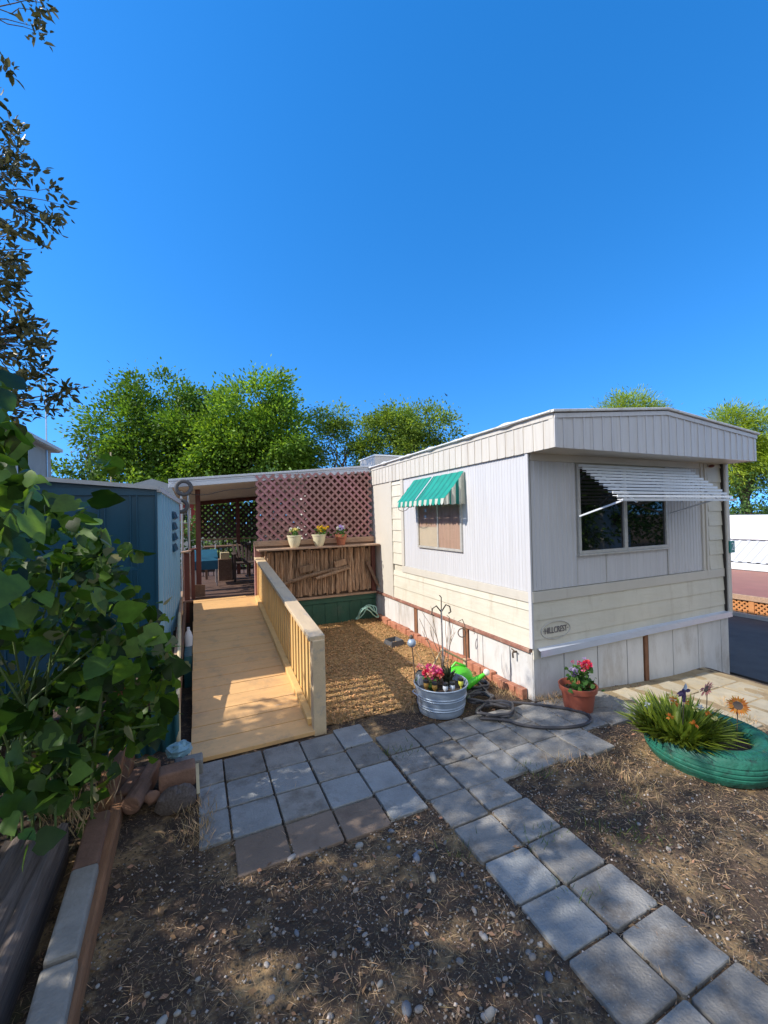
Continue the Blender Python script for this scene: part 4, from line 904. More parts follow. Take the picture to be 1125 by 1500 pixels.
# kerb on the left
def slabs(x0, x1, y0, y1, z0, z1, mat, nm, lb, grp=None, bev=.012, sh_=0):
    b = MB().poly([(x0+sh_, y0, z0), (x1+sh_, y0, z0), (x1, y1, z0), (x0, y1, z0)], (0, 0, z1-z0)); return tag(b.build(nm, mat, bevel=bev), lb, nm.replace('_', ' '), grp)
slabs(-.475, -.415, .9, 3.35, -.05, .085, 'timber', 'edging_timber', 'long orange brown timber edging the planting bed', sh_=.05)
GK = 'slabs laid along the bed edge'
slabs(-.545, -.445, 2.27, 2.66, .06, .118, 'brick', 'edging_brick', 'long brown slab on the bed edge beyond the concrete slab', GK, sh_=.015)
slabs(-.528, -.425, 1.83, 2.262, .06, .125, 'concrete', 'edging_slab', 'long pale concrete slab in the middle of the bed edge', GK, sh_=.015)
slabs(-.515, -.405, 1.30, 1.815, .06, .12, 'concrete', 'edging_slab', 'pale concrete slab nearest the camera on the bed edge', GK, sh_=.03)
slabs(-.555, -.455, 2.75, 3.3, .03, .14, 'timber', 'edging_brick', 'rusty brown plank on the bed edge under the vine', GK, sh_=.01)
a = MB(); pr = []
for i in range(12): pr.append((-.585-.24*i/11, 0, .18+.03*math.sin(i*1.7)*.4))
pr = [(-.585, 0, -.02)]+pr+[(-.825, 0, -.02)]
a.sheet(pr, (-.005, 1, .0), 1.1, 2.52); a.add([tuple(np.array(p)+np.array([-.005*2.52, 2.52, .0])) for p in pr], [tuple(range(len(pr)))])
tag(a.build('railway_sleeper', 'tie'), 'weathered dark railway sleeper lying beside the bed edge', 'sleeper')
# ------------------------------------------------------------------ tub and its contents
TC = (1.885, 3.04, .0); TR = .222; TH = .225
tub = thing('galvanised_tub', 'round galvanised steel tub planter standing by the pavers', 'tub', TC)
pf = [(0, .004), (.185, .004), (.19, 0), (.192, .012)]
for z in np.linspace(.015, TH, 70):
    r = .192+(TR-.192)*z/TH; 
    for zc in (.060, .080, .135, .155): r += .0055*math.exp(-((z-zc)/.0045)**2)
    pf.append((r, z))
pf += [(TR+.008, TH), (TR+.011, TH+.006), (TR+.008, TH+.012), (TR, TH+.010), (TR-.006, TH-.03), (TR-.012, .165), (0, .175)]
MB().lathe(TC, pf, 48).build('shell', 'galv', tub, smooth=True)
for s_ in (-1, 1): MB().tube([(TC[0]+s_*(TR+.005), TC[1]-.05, .19), (TC[0]+s_*(TR+.03), TC[1]-.045, .18), (TC[0]+s_*(TR+.03), TC[1]+.045, .18), (TC[0]+s_*(TR+.005), TC[1]+.05, .19)], .005, 6).build('handle', 'galv', tub, smooth=True)
MB().disc((TC[0], TC[1], .182), TR-.012).build('soil', 'pottingsoil', tub)
def solar(x, y, z, body, lb, tall=.10):
    t = thing('solar_light', lb, 'garden light', (x, y, z), 'solar garden lights in the tub')
    MB().tube([(x, y, z-.03), (x, y, z+.03)], .006, 6).build('stake', body, t)
    MB().lathe((x, y, z+.02), [(0, 0), (.012, .0), (.022, .02), (.021, tall-.05), (.017, tall-.045), (0, tall-.045)], 14).build('lens', body, t, smooth=True)
    MB().lathe((x, y, z+tall-.028), [(0, 0), (.024, 0), (.024, .018), (.014, .024), (0, .024)], 14).build('cap', 'black', t, smooth=True)
for dx, dy, mm, lb in ((-.155, -.02, 'amber', 'amber solar light with black cap at the left rim of the tub'), (-.115, -.09, 'amber', 'second amber solar light with black cap, in front of the pink flowers'), (-.045, -.145, 'whiteplastic', 'white solar light left of the other white one at the tub front'),
                       (.015, -.155, 'whiteplastic', 'white solar light right of the other white one at the tub front'), (.125, -.12, 'yellowplastic', 'yellow solar light with black cap at the right of the tub')):
    solar(TC[0]+dx, TC[1]+dy, .195, mm, lb, .095)
t = thing('pink_flowers', 'bunch of pink flowers in the galvanised tub', 'flowers', (TC[0]-.07, TC[1]+.03, .18))
flowers(t, (TC[0]-.07, TC[1]+.02, .18), 26, .075, .17, ['f_pink', 'f_pink', 'f_salmon', 'f_red'], .055, 50)
t = thing('aloe_plant', 'spiky dark aloe plant in the middle of the tub', 'plant', (TC[0]+.08, TC[1], .18))
n = 30; a_ = RNG.uniform(0, 6.28, n); tl = RNG.uniform(.15, .75, n)
V, F = leaves(np.tile([[TC[0]+.075, TC[1]-.01, .18]], (n, 1))+RNG.normal(0, .012, (n, 3))*[1, 1, 0], np.stack([np.cos(a_)*tl, np.sin(a_)*tl, np.ones(n)], 1), np.stack([-np.cos(a_), -np.sin(a_), tl], 1), RNG.uniform(.12, .2, n), T_OVAL, .17)
npmesh('foliage', V, F, 'aloe', t)
t = thing('globe_light', 'clear globe light on a thin stake behind the tub', 'garden light', (1.70, 3.16, 0))
MB().tube([(1.715, 3.15, .0), (1.66, 3.12, .53)], .005, 6).build('stake', 'iron', t)
MB().blob((1.655, 3.12, .575), .038, 14, 10).build('globe', 'galv', t, smooth=True); MB().blob((1.652, 3.12, .625), .016, 10, 7, (1, 1, 1.3)).build('finial', 'iron', t, smooth=True)
t = thing('lantern', 'small grey square solar lantern at the back left of the tub', 'lantern', (1.735, 3.13, .18))
MB().box(1.705, 1.765, 3.10, 3.16, .175, .30).build('body', 'galv', t, bevel=.004); MB().lathe((1.735, 3.13, .30), [(.048, 0), (.030, .022), (0, .03)], 4).build('cap', 'black', t); MB().box(1.711, 1.759, 3.096, 3.099, .21, .285).build('pane', 'whiteplastic', t)
t = thing('shepherd_hook', 'metal garden pole with curled hooks standing behind the tub', 'garden pole', (2.0, 3.2, 0))
MB().tube([(1.98, 3.14, .0), (1.965, 3.13, .82)], .008, 8).build('pole', 'chrome', t, smooth=True)
a = MB()
for s_ in (-1, 1): a.tube([(1.965, 3.13, .80), (1.965+s_*.05, 3.13, .86), (1.965+s_*.09, 3.13, .84), (1.965+s_*.10, 3.13, .79), (1.965+s_*.075, 3.13, .78)], .006, 6)
a.tube([(1.965, 3.13, .8), (1.968, 3.13, .93), (1.95, 3.13, .95)], .005, 6)
a.build('hook', 'iron', t, smooth=True)
t = thing('dry_branches', 'thin bare branches standing upright in the tub', 'branches', (1.93, 3.1, .15))
a = MB()
for (x, y, z) in ((1.78, 3.2, .75), (1.86, 3.15, .68), (2.05, 3.2, .72), (2.12, 3.15, .60), (1.90, 3.2, .85), (2.18, 3.25, .7), (1.72, 3.2, .50)):
    ps = limb(a, (1.95+random.uniform(-.05, .05), 3.08, .15), (x, y, z), .005, .002, 5, .05, 5); limb(a, ps[3], (x+random.uniform(-.1, .1), y, z-random.uniform(0, .12)), .003, .0015, 3, .06, 4)
a.build('branch', 'stick', t)
t = thing('wire_ornament', 'wire ring ornament hanging on hooks by the skirting', 'ornament', (2.5, 3.6, 0))
a = MB().tube([(2.52+.035*math.cos(q), 3.62-.02*math.cos(q), .42+.045*math.sin(q)) for q in np.linspace(0, 6.283, 17)[:-1]], .006, 6, True)
a.tube([(2.56, 3.6, .02), (2.545, 3.6, .50), (2.53, 3.62, .56), (2.50, 3.66, .53)], .005, 6); a.tube([(2.47, 3.75, .30), (2.46, 3.76, .56), (2.44, 3.78, .58)], .004, 5)
a.build('wire', 'iron', t, smooth=True)
a = MB().beam((1.98, 3.16, .46), (2.42, 3.45, .20), .022, .012).beam((2.42, 3.45, .22), (2.36, 3.35, .0), .022, .012).beam((1.98, 3.16, .46), (1.75, 3.1, .22), .008, .008)
tag(a.build('wood_stakes', 'palewood'), 'broken pale wooden stakes leaning behind the tub', 'stakes')
tag(MB().tube([(2.43, 3.42, .0), (2.425, 3.44, .20)], .01, 6).tube([(2.425, 3.44, .2), (2.33, 3.42, .05)], .008, 6).build('iron_stake', 'rust'), 'short rusty iron stake behind the green watering can', 'stake')
wc = thing('watering_can', 'lime green plastic watering can beside the tub', 'watering can', (2.20, 3.2, 0))
MB().blob((2.19, 3.22, .135), .13, 20, 12, (1.15, .8, .95)).build('body', 'lime', wc, smooth=True)
MB().tube([(2.24, 3.16, .10), (2.31, 3.12, .14), (2.385, 3.08, .195)], [.05, .03, .015], 10).build('spout', 'lime', wc, smooth=True)
MB().blob((2.40, 3.075, .21), .03, 12, 8).build('rose', 'f_white', wc, smooth=True)
MB().tube([(2.12, 3.24, .24), (2.17, 3.23, .29), (2.26, 3.2, .25)], .011, 8).build('handle', 'lime', wc, smooth=True)
# hoses
def coil(cx, cy, R_, n, z, jit, sq=.8): return [(cx+(R_+random.uniform(-jit, jit))*math.cos(t), cy+(R_*sq+random.uniform(-jit, jit))*math.sin(t), z+.012*(t/6.28)+random.uniform(0, .008)) for t in np.linspace(0, 6.283*n, int(14*n))]
def smooth_pts(p, k=3):
    p = [Vector(q) for q in p]
    for _ in range(k):
        q = [p[0]]
        for a_, b_ in zip(p, p[1:]): q += [a_.lerp(b_, .25), a_.lerp(b_, .75)]
        p = q+[p[-1]]
    return p
P = [(1.98, 3.12, .02)]+coil(2.40, 3.21, .105, 3.2, .02, .016)+coil(2.24, 2.98, .115, 2.6, .03, .025)+coil(2.22, 2.74, .155, 3.3, .02, .035, .72)
P += [(2.30, 2.86, .03), (2.48, 2.84, .016), (2.68, 2.66, .016), (2.86, 2.46, .018), (2.86, 2.33, .012), (2.70, 2.27, .016), (2.45, 2.34, .018), (2.27, 2.48, .016), (2.20, 2.60, .03), (2.05, 2.72, .02)]
hz = MB().tube(smooth_pts(P, 2), .012, 8).build('garden_hose', 'hose', smooth=True); tag(hz, 'long grey black garden hose coiled beside the galvanised tub', 'hose')
P = coil(2.42, 6.03, .17, 2.2, .05, .04, .45); P = [(x, y, z+.10*(1+math.sin(i*.9))) for i, (x, y, z) in enumerate(P)]
tag(MB().tube(smooth_pts(P, 2), .009, 7).build('green_hose', 'hosegreen', smooth=True), 'pale green hose coiled in front of the dark green boards', 'hose')
t = thing('plastic_dish', 'small grey plastic dish lying on the golden mulch', 'dish', (2.30, 4.82, .01))
MB().add([], []) if False else None
a = MB(); a.add([(2.20, 4.70, .0), (2.42, 4.74, .0), (2.40, 4.96, .0), (2.19, 4.92, .0), (2.22, 4.72, .07), (2.40, 4.755, .07), (2.38, 4.94, .07), (2.21, 4.905, .07), (2.24, 4.74, .02), (2.38, 4.77, .02), (2.36, 4.92, .02), (2.23, 4.89, .02)],
    [(0, 1, 5, 4), (1, 2, 6, 5), (2, 3, 7, 6), (3, 0, 4, 7), (4, 5, 9, 8), (5, 6, 10, 9), (6, 7, 11, 10), (7, 4, 8, 11), (8, 9, 10, 11)]); a.build('tray', 'rubber', t)
# geranium pot
PC = (2.93, 2.53, -.02)
t = thing('geranium_pot', 'terracotta coloured plastic pot with red geranium in front of the skirting', 'flower pot', PC)
MB().lathe(PC, [(0, 0), (.108, 0), (.112, .01), (.135, .17), (.150, .172), (.156, .215), (.148, .217), (.138, .19), (.13, .165), (0, .165)], 32).build('pot', 'terraplastic', t, smooth=True)
MB().disc((PC[0], PC[1], PC[2]+.168), .13).build('soil', 'pottingsoil', t)
n = 130; P = np.stack([RNG.normal(.04, .055, n), RNG.normal(0, .05, n), RNG.uniform(.15, .33, n)], 1)+np.array(PC)
V, F = leaves(P, rnd_dir(n, .2), rnd_dir(n, .7), RNG.uniform(.025, .05, n), T_HEART, .9); npmesh('foliage', V, F, 'smallleaf', t)
st = MB()
for (dx, dz, sz, fl) in ((.095, .37, .06, 'f_red'), (.06, .38, .055, 'f_red'), (.08, .34, .05, 'f_pink'), (-.03, .34, .035, 'f_lavender'), (-.06, .31, .03, 'f_purple'), (.02, .39, .03, 'f_pink'), (.12, .40, .025, 'f_lavender'), (-.02, .40, .02, 'f_pink'), (-.08, .36, .02, 'f_lavender')):
    C = np.array(PC)+np.array([dx, random.uniform(-.03, .03), dz]); st.tube([(PC[0]+dx*.4, PC[1], PC[2]+.17), tuple(C)], .002, 4); d = rnd_dir(22, .2)
    V, F = leaves(C+d*sz*.3, d, rnd_dir(22)+d*.4, sz*.5*np.ones(22), T_OVAL, .9); npmesh('flower', V, F, fl, t)
st.build('stems', 'stem', t)
# ------------------------------------------------------------------ tyre planter
YC = (3.13, 1.66); YR = .36
gz0 = float(gbase(3.1, 0))
ty = thing('tyre_planter', 'old tyre painted green used as a planter', 'planter', (YC[0], YC[1], gz0))
pf = [(.24, .02), (.28, .0), (.32, .0), (.345, .01), (.36, .04)]
for z in np.linspace(.045, .15, 24): pf.append((.362+.010*math.sin((z-.04)/.11*math.pi)-(.007 if abs(z-.07) < .004 or abs(z-.097) < .004 or abs(z-.124) < .004 else 0), z))
pf += [(.360, .158), (.350, .175), (.325, .190), (.290, .196), (.262, .190), (.240, .172), (.228, .145), (.225, .10), (0, .10)]
MB().lathe((YC[0], YC[1], gz0-.005), pf, 72).build('tyre', 'tyre', ty, smooth=True)
a = MB()
for k in range(110):
    q = 2*math.pi*k/110; c_, s_ = math.cos(q), math.sin(q)
    a.beam((YC[0]+.300*c_, YC[1]+.300*s_, gz0+.1915), (YC[0]+.347*c_, YC[1]+.347*s_, gz0+.174), .004, .006)
a.build('sidewall_ribs', 'tyre', ty)
MB().disc((YC[0], YC[1], gz0+.12), .235).build('soil', 'pottingsoil', ty)
pl = thing('strappy_plant', 'clump of strappy yellow green leaves with orange flowers growing in the green tyre', 'plant', (2.93, 1.72, gz0+.12))
n = 950; a_ = RNG.uniform(0, 2*math.pi, n); tl = .08+1.0*RNG.random(n)**.8; r0_ = RNG.random(n)**.5*.17
B = np.stack([2.95+r0_*np.cos(a_+RNG.normal(0, .5, n)), 1.74+r0_*np.sin(a_), np.full(n, gz0+.12)], 1)
Ls = RNG.uniform(.15, .28, n); D1 = unit(np.stack([np.cos(a_)*tl, np.sin(a_)*tl, np.ones(n)], 1)); D2 = unit(D1+np.stack([np.cos(a_)*.3, np.sin(a_)*.3, np.full(n, -.55)*tl], 1))
side = np.stack([-np.sin(a_), np.cos(a_), np.zeros(n)], 1)*(.0085+.005*RNG.random((n, 1)))
P1 = B+D1*(Ls*.55)[:, None]; P2 = P1+D2*(Ls*.45)[:, None]
V = np.stack([B-side*.8, B+side*.8, P1+side, P1-side, P2], 1).reshape(-1, 3); base_ = (np.arange(n)*5)[:, None]
F = np.concatenate([np.concatenate([base_+[0, 1, 2], base_+[0, 2, 3]], 1).reshape(-1, 3), base_+[3, 2, 4]]); npmesh('foliage', V, F, 'strap', pl)
for k in range(17):
    q = random.uniform(0, 6.28); r = random.uniform(.03, .2); C = np.array([2.93+r*math.cos(q), 1.72+r*math.sin(q), gz0+.12+.30-r*.45]); d = rnd_dir(12, .6)
    V, F = leaves(C+d*.004, d, rnd_dir(12)+[0, 0, 1], np.full(12, random.uniform(.014, .026)), T_OVAL, .6); npmesh('flower', V, F, random.choice(['f_orange', 'f_orange', 'f_paleyellow', 'f_white']), pl)
sm = thing('succulent_plant', 'low dark green plant at the right side inside the green tyre', 'plant', (3.25, 1.6, gz0+.12))
n = 160; P = np.stack([RNG.normal(3.25, .045, n), RNG.normal(1.62, .06, n), RNG.uniform(gz0+.12, gz0+.20, n)], 1); V, F = leaves(P, rnd_dir(n, .5), rnd_dir(n, .5), RNG.uniform(.02, .04, n), T_OVAL, .5); npmesh('foliage', V, F, 'ashdark', sm)
for x, y, z, R_, lb in ((3.215, 1.52, .36, .060, 'rust orange metal sunflower ornament with dark centre, facing the camera'), (3.22, 1.70, .40, .060, 'pale rusty metal sunflower ornament behind the other one')):
    t = thing('metal_sunflower', lb, 'ornament', (x, y, gz0+.12), 'metal sunflower ornaments in the tyre')
    z += gz0+.02; nrm = np.array([-.75, -.55, .25]) if R_ and y < 1.6 else np.array([-.5, .6, .5]); n = 26
    nv_ = Vector(nrm).normalized(); u_ = nv_.orthogonal().normalized(); v_ = nv_.cross(u_)
    D = np.array([tuple(u_*math.cos(q)+v_*math.sin(q)+nv_*random.uniform(-.1, .25)) for q in np.linspace(0, 6.283, n)]); P = np.tile([[x, y, z]], (n, 1))+D*.02
    V, F = leaves(P, D, np.tile(nrm, (n, 1)), RNG.uniform(.036, .05, n), T_DIA, .35); npmesh('petals', V, F, 'f_orange' if y < 1.6 else 'f_salmon', t)
    a = MB(); c0 = Vector((x, y, z)); ring = [c0+nv_*.006+(u_*math.cos(q)+v_*math.sin(q))*.026 for q in np.linspace(0, 6.283, 19)[:-1]]; a.poly(ring, -nv_*.014); a.build('centre', 'iron', t, bevel=.003)
    MB().tube([(x+.01, y+.02, gz0+.11), (x, y, z-.02)], .003, 5).build('stake', 'iron', t)
t = thing('dragonfly_ornament', 'dark purple dragonfly ornament standing over the tyre plant', 'ornament', (2.80, 1.62, gz0+.12))
C = Vector((2.815, 1.62, .50)); a = MB().tube([(2.84, 1.66, gz0+.12), tuple(C-Vector((0, 0, .06)))], .003, 5); a.build('stake', 'iron', t)
MB().tube([C-Vector((.0, 0, .07)), C-Vector((0, 0, .03)), C, C+Vector((-.006, 0, .012))], [.008, .012, .011, .006], 8).build('body', 'f_purple', t, smooth=True)
for d, mm in (((-.9, .3, -.35), 'f_purple'), ((.9, -.3, .05), 'f_purple'), ((.35, -.1, .85), 'galv'), ((-.6, .2, -.6), 'f_purple')):
    V, F = leaves(np.array([tuple(C)]), np.array([d]), np.array([(-.4, -.8, .3)]), np.array([.052]), T_OVAL, .5); npmesh('wing', V, F, mm, t)
# ------------------------------------------------------------------ vine with large leaves on the left
vn = thing('leafy_vine', 'big tangle of large leaved green vine growing beside the shed on the left', 'vine', (-.8, 2.8, 0))
zk = [0.05, .3, .5, .7, .95, 1.12, 1.3, 1.5, 1.62, 1.75, 1.87]; xk = [-.56, -.44, -.22, -.13, -.12, -.20, -.34, -.32, -.50, -.57, -.70]
n = 1450; ncl = 120
cz = RNG.uniform(.05, 1.85, ncl); cy = RNG.uniform(2.25, 3.3, ncl); lim = np.interp(cz, zk, xk)*cy/2.8
cx = lim-.04-1.1*RNG.random(ncl)**1.5
ok = ~((cy < 2.62) & (cz < .5)); cx, cy, cz = cx[ok], cy[ok], cz[ok]; ncl = len(cx)
I = RNG.integers(0, ncl, n); P = np.stack([cx[I], cy[I], cz[I]], 1)+RNG.normal(0, .085, (n, 3))
L2 = np.interp(P[:, 2], zk, xk)*P[:, 1]/2.8; P = P[(P[:, 0] < L2) & ~((P[:, 1] < 2.55) & (P[:, 2] < .45))]; n = len(P)
extra = np.array([(-.60, 1.72, 2.10), (-.55, 1.66, 2.02), (-.62, 1.8, 1.98), (-.66, 1.85, 2.18), (-.58, 1.7, 1.92), (-.52, 1.62, 1.82), (-.60, 1.75, 1.80), (-.66, 1.9, 1.85), (-.46, 1.68, 1.80), (-.56, 1.6, 1.68), (-.62, 1.75, 1.6), (-.5, 1.6, 1.5), (-.58, 1.66, 1.4), (-.6, 1.7, 1.2), (-.55, 1.6, 1.05), (-.5, 1.75, .62), (-.52, 1.8, .55), (-.48, 1.85, .68), (-.54, 1.7, .9), (-.40, 1.9, 1.74), (-.42, 1.95, 1.68), (-.36, 2.0, 1.76)])
ez = RNG.uniform(1.55, 2.25, 70); ey = RNG.uniform(1.65, 2.3, 70); ex = -.336*ey+np.minimum(.05, .09*np.cos((ez-1.6)*3))*ey*.6-.10*RNG.random(70)+.03
extra = np.concatenate([extra, extra+RNG.normal(0, .05, extra.shape), np.stack([ex, ey, ez], 1), np.array([(-.36, 2.1, 1.92), (-.31, 2.1, 1.94), (-.40, 2.15, 1.95), (-.35, 2.12, 1.88)])]); extra[:, 0] -= .02
P = np.concatenate([P, extra]); n = len(P)
D = unit(rnd_dir(n)*.9+np.array([.3, -.2, -.45])); Nn = unit(rnd_dir(n)*1.0+np.array([.0, -.45, .6]))
V, F = leaves(P, D, Nn, (.045+.085*RNG.random(n)**1.4)*np.where(P[:, 1] < 2., .95, 1), T_HEART, .95)
npmesh('foliage', V, F, 'vine', vn)
n = 700; I = RNG.integers(0, ncl, n); P = np.stack([cx[I], cy[I], cz[I]], 1)+RNG.normal(0, .10, (n, 3)); L2 = np.interp(P[:, 2], zk, xk)*P[:, 1]/2.8
P = P[(P[:, 0] < L2-.02) & ~((P[:, 1] < 2.55) & (P[:, 2] < .45))]; n = len(P); V, F = leaves(P, rnd_dir(n), rnd_dir(n, .5), RNG.uniform(.022, .045, n), T_HEART, .9); npmesh('foliage', V, F, 'vine', vn)
mt['vinepale'] = leafmat('pale dry vine leaf', (.22, .23, .11), .3, .3)
n = 80; I = RNG.integers(0, ncl, n); P = np.stack([cx[I], cy[I], cz[I]], 1)+RNG.normal(0, .08, (n, 3)); V, F = leaves(P, rnd_dir(n, -.4), rnd_dir(n, .2), RNG.uniform(.05, .09, n), T_HEART, .85); npmesh('dry_leaves', V, F, 'vinepale', vn)
a = MB()
for k in range(34):
    i = random.randrange(ncl); b0 = Vector((random.uniform(-1.2, -.6), random.uniform(2.5, 3.1), .0)); e = Vector((cx[i], cy[i], cz[i])); mdl = (b0+e)/2+Vector((0, 0, .25))
    a.tube(smooth_pts([b0, (b0.x, b0.y, .3*e.z), mdl, e], 2), .0055, 5)
a.tube(smooth_pts([(-.8, 2.3, 0), (-.72, 2.0, .8), (-.66, 1.82, 1.5), (-.62, 1.78, 2.1), (-.6, 1.74, 2.2)], 2), .007, 6)
a.build('stems', 'stem', vn)
a = MB(); a.tube(smooth_pts([(-.52, 2.62, .10), (-.50, 2.52, .45), (-.45, 2.55, .8), (-.47, 2.6, 1.05), (-.42, 2.62, 1.2)], 2), .007, 7); a.build('thick_stem', 'stem', vn)
tufts('dry_weeds', [(-.52, 2.75, .1), (-.56, 2.65, .1), (-.6, 2.6, .08), (-.66, 2.7, .1), (-.50, 2.9, .12)], 240, .11, 'straw', 'dry brown weeds under the vine at the bed edge')
# ------------------------------------------------------------------ shade tree on the left
st_ = thing('shade_tree', 'dark leaved tree reaching in at the left edge of the photo', 'tree', (-3.6, 2.4, 0))
a = MB(); limb(a, (-3.6, 2.4, 0), (-3.3, 2.5, 2.4), .20, .15, 6, .03, 10)
for e in ((-3.0, .5, 4.2), (-3.3, -.6, 3.6), (-2.8, 1.8, 4.0), (-3.2, 2.6, 3.2), (-2.6, 1.2, 2.6)):
    ps = limb(a, (-3.35, 2.5, random.uniform(1.7, 2.4)), e, .075, .018, 7, .05, 7)
    for q in ps[3:]: limb(a, q, q+Vector((random.uniform(-.7, .7), random.uniform(-.7, .7), random.uniform(-.2, .6))), .018, .006, 4, .08, 5)
limb(a, (-3.55, 2.4, 1.2), (-4.4, 7.5, 2.3), .12, .09, 6, .02, 8)
for e in ((-2.8, 7.5, 6.4), (-2.75, 7.5, 5.5), (-2.75, 7.5, 4.2), (-2.75, 7.5, 3.3), (-2.8, 7.5, 8.9)): limb(a, (-4.4, 7.5, 2.25), e, .06, .012, 6, .04, 7)
def bl(lst, n, cnt_w):
    z_ = [q[0] for q in lst][::-1]; x_ = [q[1] for q in lst][::-1]; out = []
    for _ in range(n):
        z = random.uniform(min(z_), max(z_)); xm = np.interp(z, z_, x_); out.append((xm-cnt_w*random.random()**1.3, random.uniform(7.2, 7.9), z))
    return out
sc_ = 1.0
b1 = [(1.65+(z-1.65)*sc_, x*sc_-.04) for z, x in ((7.62, -2.42), (7.35, -2.2), (7.0, -1.88), (6.75, -1.8), (6.47, -1.66), (6.2, -1.74), (5.85, -1.95), (5.4, -2.15), (5.0, -2.42))]
b2 = [(1.65+(z-1.65)*sc_, x*sc_-.04) for z, x in ((5.1, -2.5), (4.75, -2.22), (4.45, -2.03), (4.2, -1.95), (3.85, -2.15), (3.4, -2.2), (3.2, -2.25))]
tips = bl(b1, 92, 1.3)+bl(b2, 62, .9)+[(-1.70, 7.5, 3.67), (-1.75, 7.5, 3.61), (-1.86, 7.5, 3.53), (-1.96, 7.5, 3.45), (-1.80, 7.52, 3.54), (-2.05, 7.5, 3.3), (-1.96, 7.5, 9.42), (-2.06, 7.5, 9.26), (-2.12, 7.5, 9.0), (-2.05, 7.5, 8.95), (-2.44, 7.5, 9.4), (-2.4, 7.5, 8.2)]
hubs = [Vector((-2.8, 7.5, 6.4)), Vector((-2.75, 7.5, 5.5)), Vector((-2.75, 7.5, 4.2)), Vector((-2.75, 7.5, 3.3)), Vector((-2.8, 7.5, 8.9))]
for t_ in tips:
    h = min(hubs, key=lambda q: (q-Vector(t_)).length); limb(a, h, t_, .011, .003, 5, .05, 5)
P = []; D = []
for t_ in tips:
    for k in range(random.randint(11, 21)):
        d = np.array([random.gauss(.35, .8), random.gauss(0, .8), random.gauss(.25, .8)]); d /= np.linalg.norm(d); P.append(np.array(t_)+d*random.uniform(0, .10)+np.array([random.gauss(0, .05) for _ in range(3)])); D.append(d)
V, F = leaves(np.array(P), np.array(D), rnd_dir(len(P), .4), RNG.uniform(.09, .155, len(P)), T_OVAL, .46)
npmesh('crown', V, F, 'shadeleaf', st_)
# main crown: each leaf clump stands on a sun ray above the patch of ground it shades
ncl = 640; gx = RNG.uniform(-2.0, 4.6, ncl); gy = RNG.uniform(-1.2, 3.08, ncl)
lim = np.where(gy > 2.75, 2.25, np.where(gy > 1.75, 3.05-.15*np.sin(gy*7), 4.6))
k = gx < lim; 
hole = np.sin(gx*4.7+1.6*np.sin(gy*3.1))*np.sin(gy*6.3+1.2*np.sin(gx*2.7))
k &= ~((hole > np.where((gx > 1.5) & (gy < 2.1), -.06, np.where(gy > 2.1, .42, .80))) & (gx > -.3))

gx, gy = gx[k], gy[k]; n2 = 34; gx = np.concatenate([gx, RNG.uniform(-.15, .95, n2)]); gy = np.concatenate([gy, RNG.uniform(3.05, 3.5, n2)]); ncl = len(gx)
px = RNG.uniform(-4.2, -2.1, ncl); tt = gx-px; C = np.stack([px, gy+.06*tt, .795*tt], 1)
kk = RNG.integers(26, 60, ncl); I = np.repeat(np.arange(ncl), kk); n = len(I)
off = RNG.normal(size=(n, 3))*.085; P = C[I]+off; D = unit(off+rnd_dir(n)*.08)
V, F = leaves(P, D, rnd_dir(n, .5), RNG.uniform(.055, .105, n), T_OVAL, .5)
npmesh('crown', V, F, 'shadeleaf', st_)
for i in range(0, ncl, 9): limb(a, min([Vector((-3.0, .5, 4.2)), Vector((-3.3, -.6, 3.6)), Vector((-2.8, 1.8, 4.0)), Vector((-3.2, 2.6, 3.2)), Vector((-2.6, 1.2, 2.6))], key=lambda q: (q-Vector(C[i])).length), C[i], .012, .004, 4, .06, 5)
a.build('trunk', 'bark', st_, smooth=True)
# ------------------------------------------------------------------ trees in the background
GT = 'trees behind the porch and home'
tree('broad_tree', 'broad deep green tree at the left behind the shed and porch', (-1.6, 28.6, 0), 4.0, [(-3.8, 29.2, 7.2, 2.1, 2.2, 1.9), (-1.9, 28.4, 8.4, 2.2, 2.2, 1.95), (-.2, 27.6, 6.6, 2.0, 2.2, 2.0), (-2.6, 28.6, 5.6, 1.7, 2.0, 1.6), (.6, 28.2, 8.2, 1.5, 1.6, 1.5), (-.6, 27.6, 4.6, 1.5, 1.6, 1.3), (1.2, 28.4, 6.6, 1.6, 1.6, 1.6)], 'ashdark', 200, 210, .42, .19, GT, .28, T_OVAL, .62, shell=.78)
tree('rounded_tree', 'bright green rounded tree just behind the porch roof', (3.2, 25.6, 0), 3.6, [(2.0, 26.0, 6.5, 1.9, 1.9, 1.7), (3.4, 25.4, 8.1, 1.9, 1.8, 1.95), (4.4, 25.0, 6.6, 1.8, 1.9, 1.9), (1.1, 26.4, 5.2, 1.3, 1.5, 1.1), (3.0, 25.4, 5.2, 2.2, 1.9, 1.4), (5.1, 25.0, 5.1, 1.2, 1.4, 1.1)], 'ash', 175, 210, .40, .185, GT, .25, T_OVAL, .62, shell=.78)
tree('dark_tree', 'small dark tree seen low at the right of the bright rounded tree', (6.2, 26.2, 0), 3.5, [(6.2, 26.0, 5.5, 1.1, 1.1, .9), (5.6, 26.3, 5.0, 1.2, 1.2, .9)], 'ashdark', 100, 24, .24, .22, GT, .15)
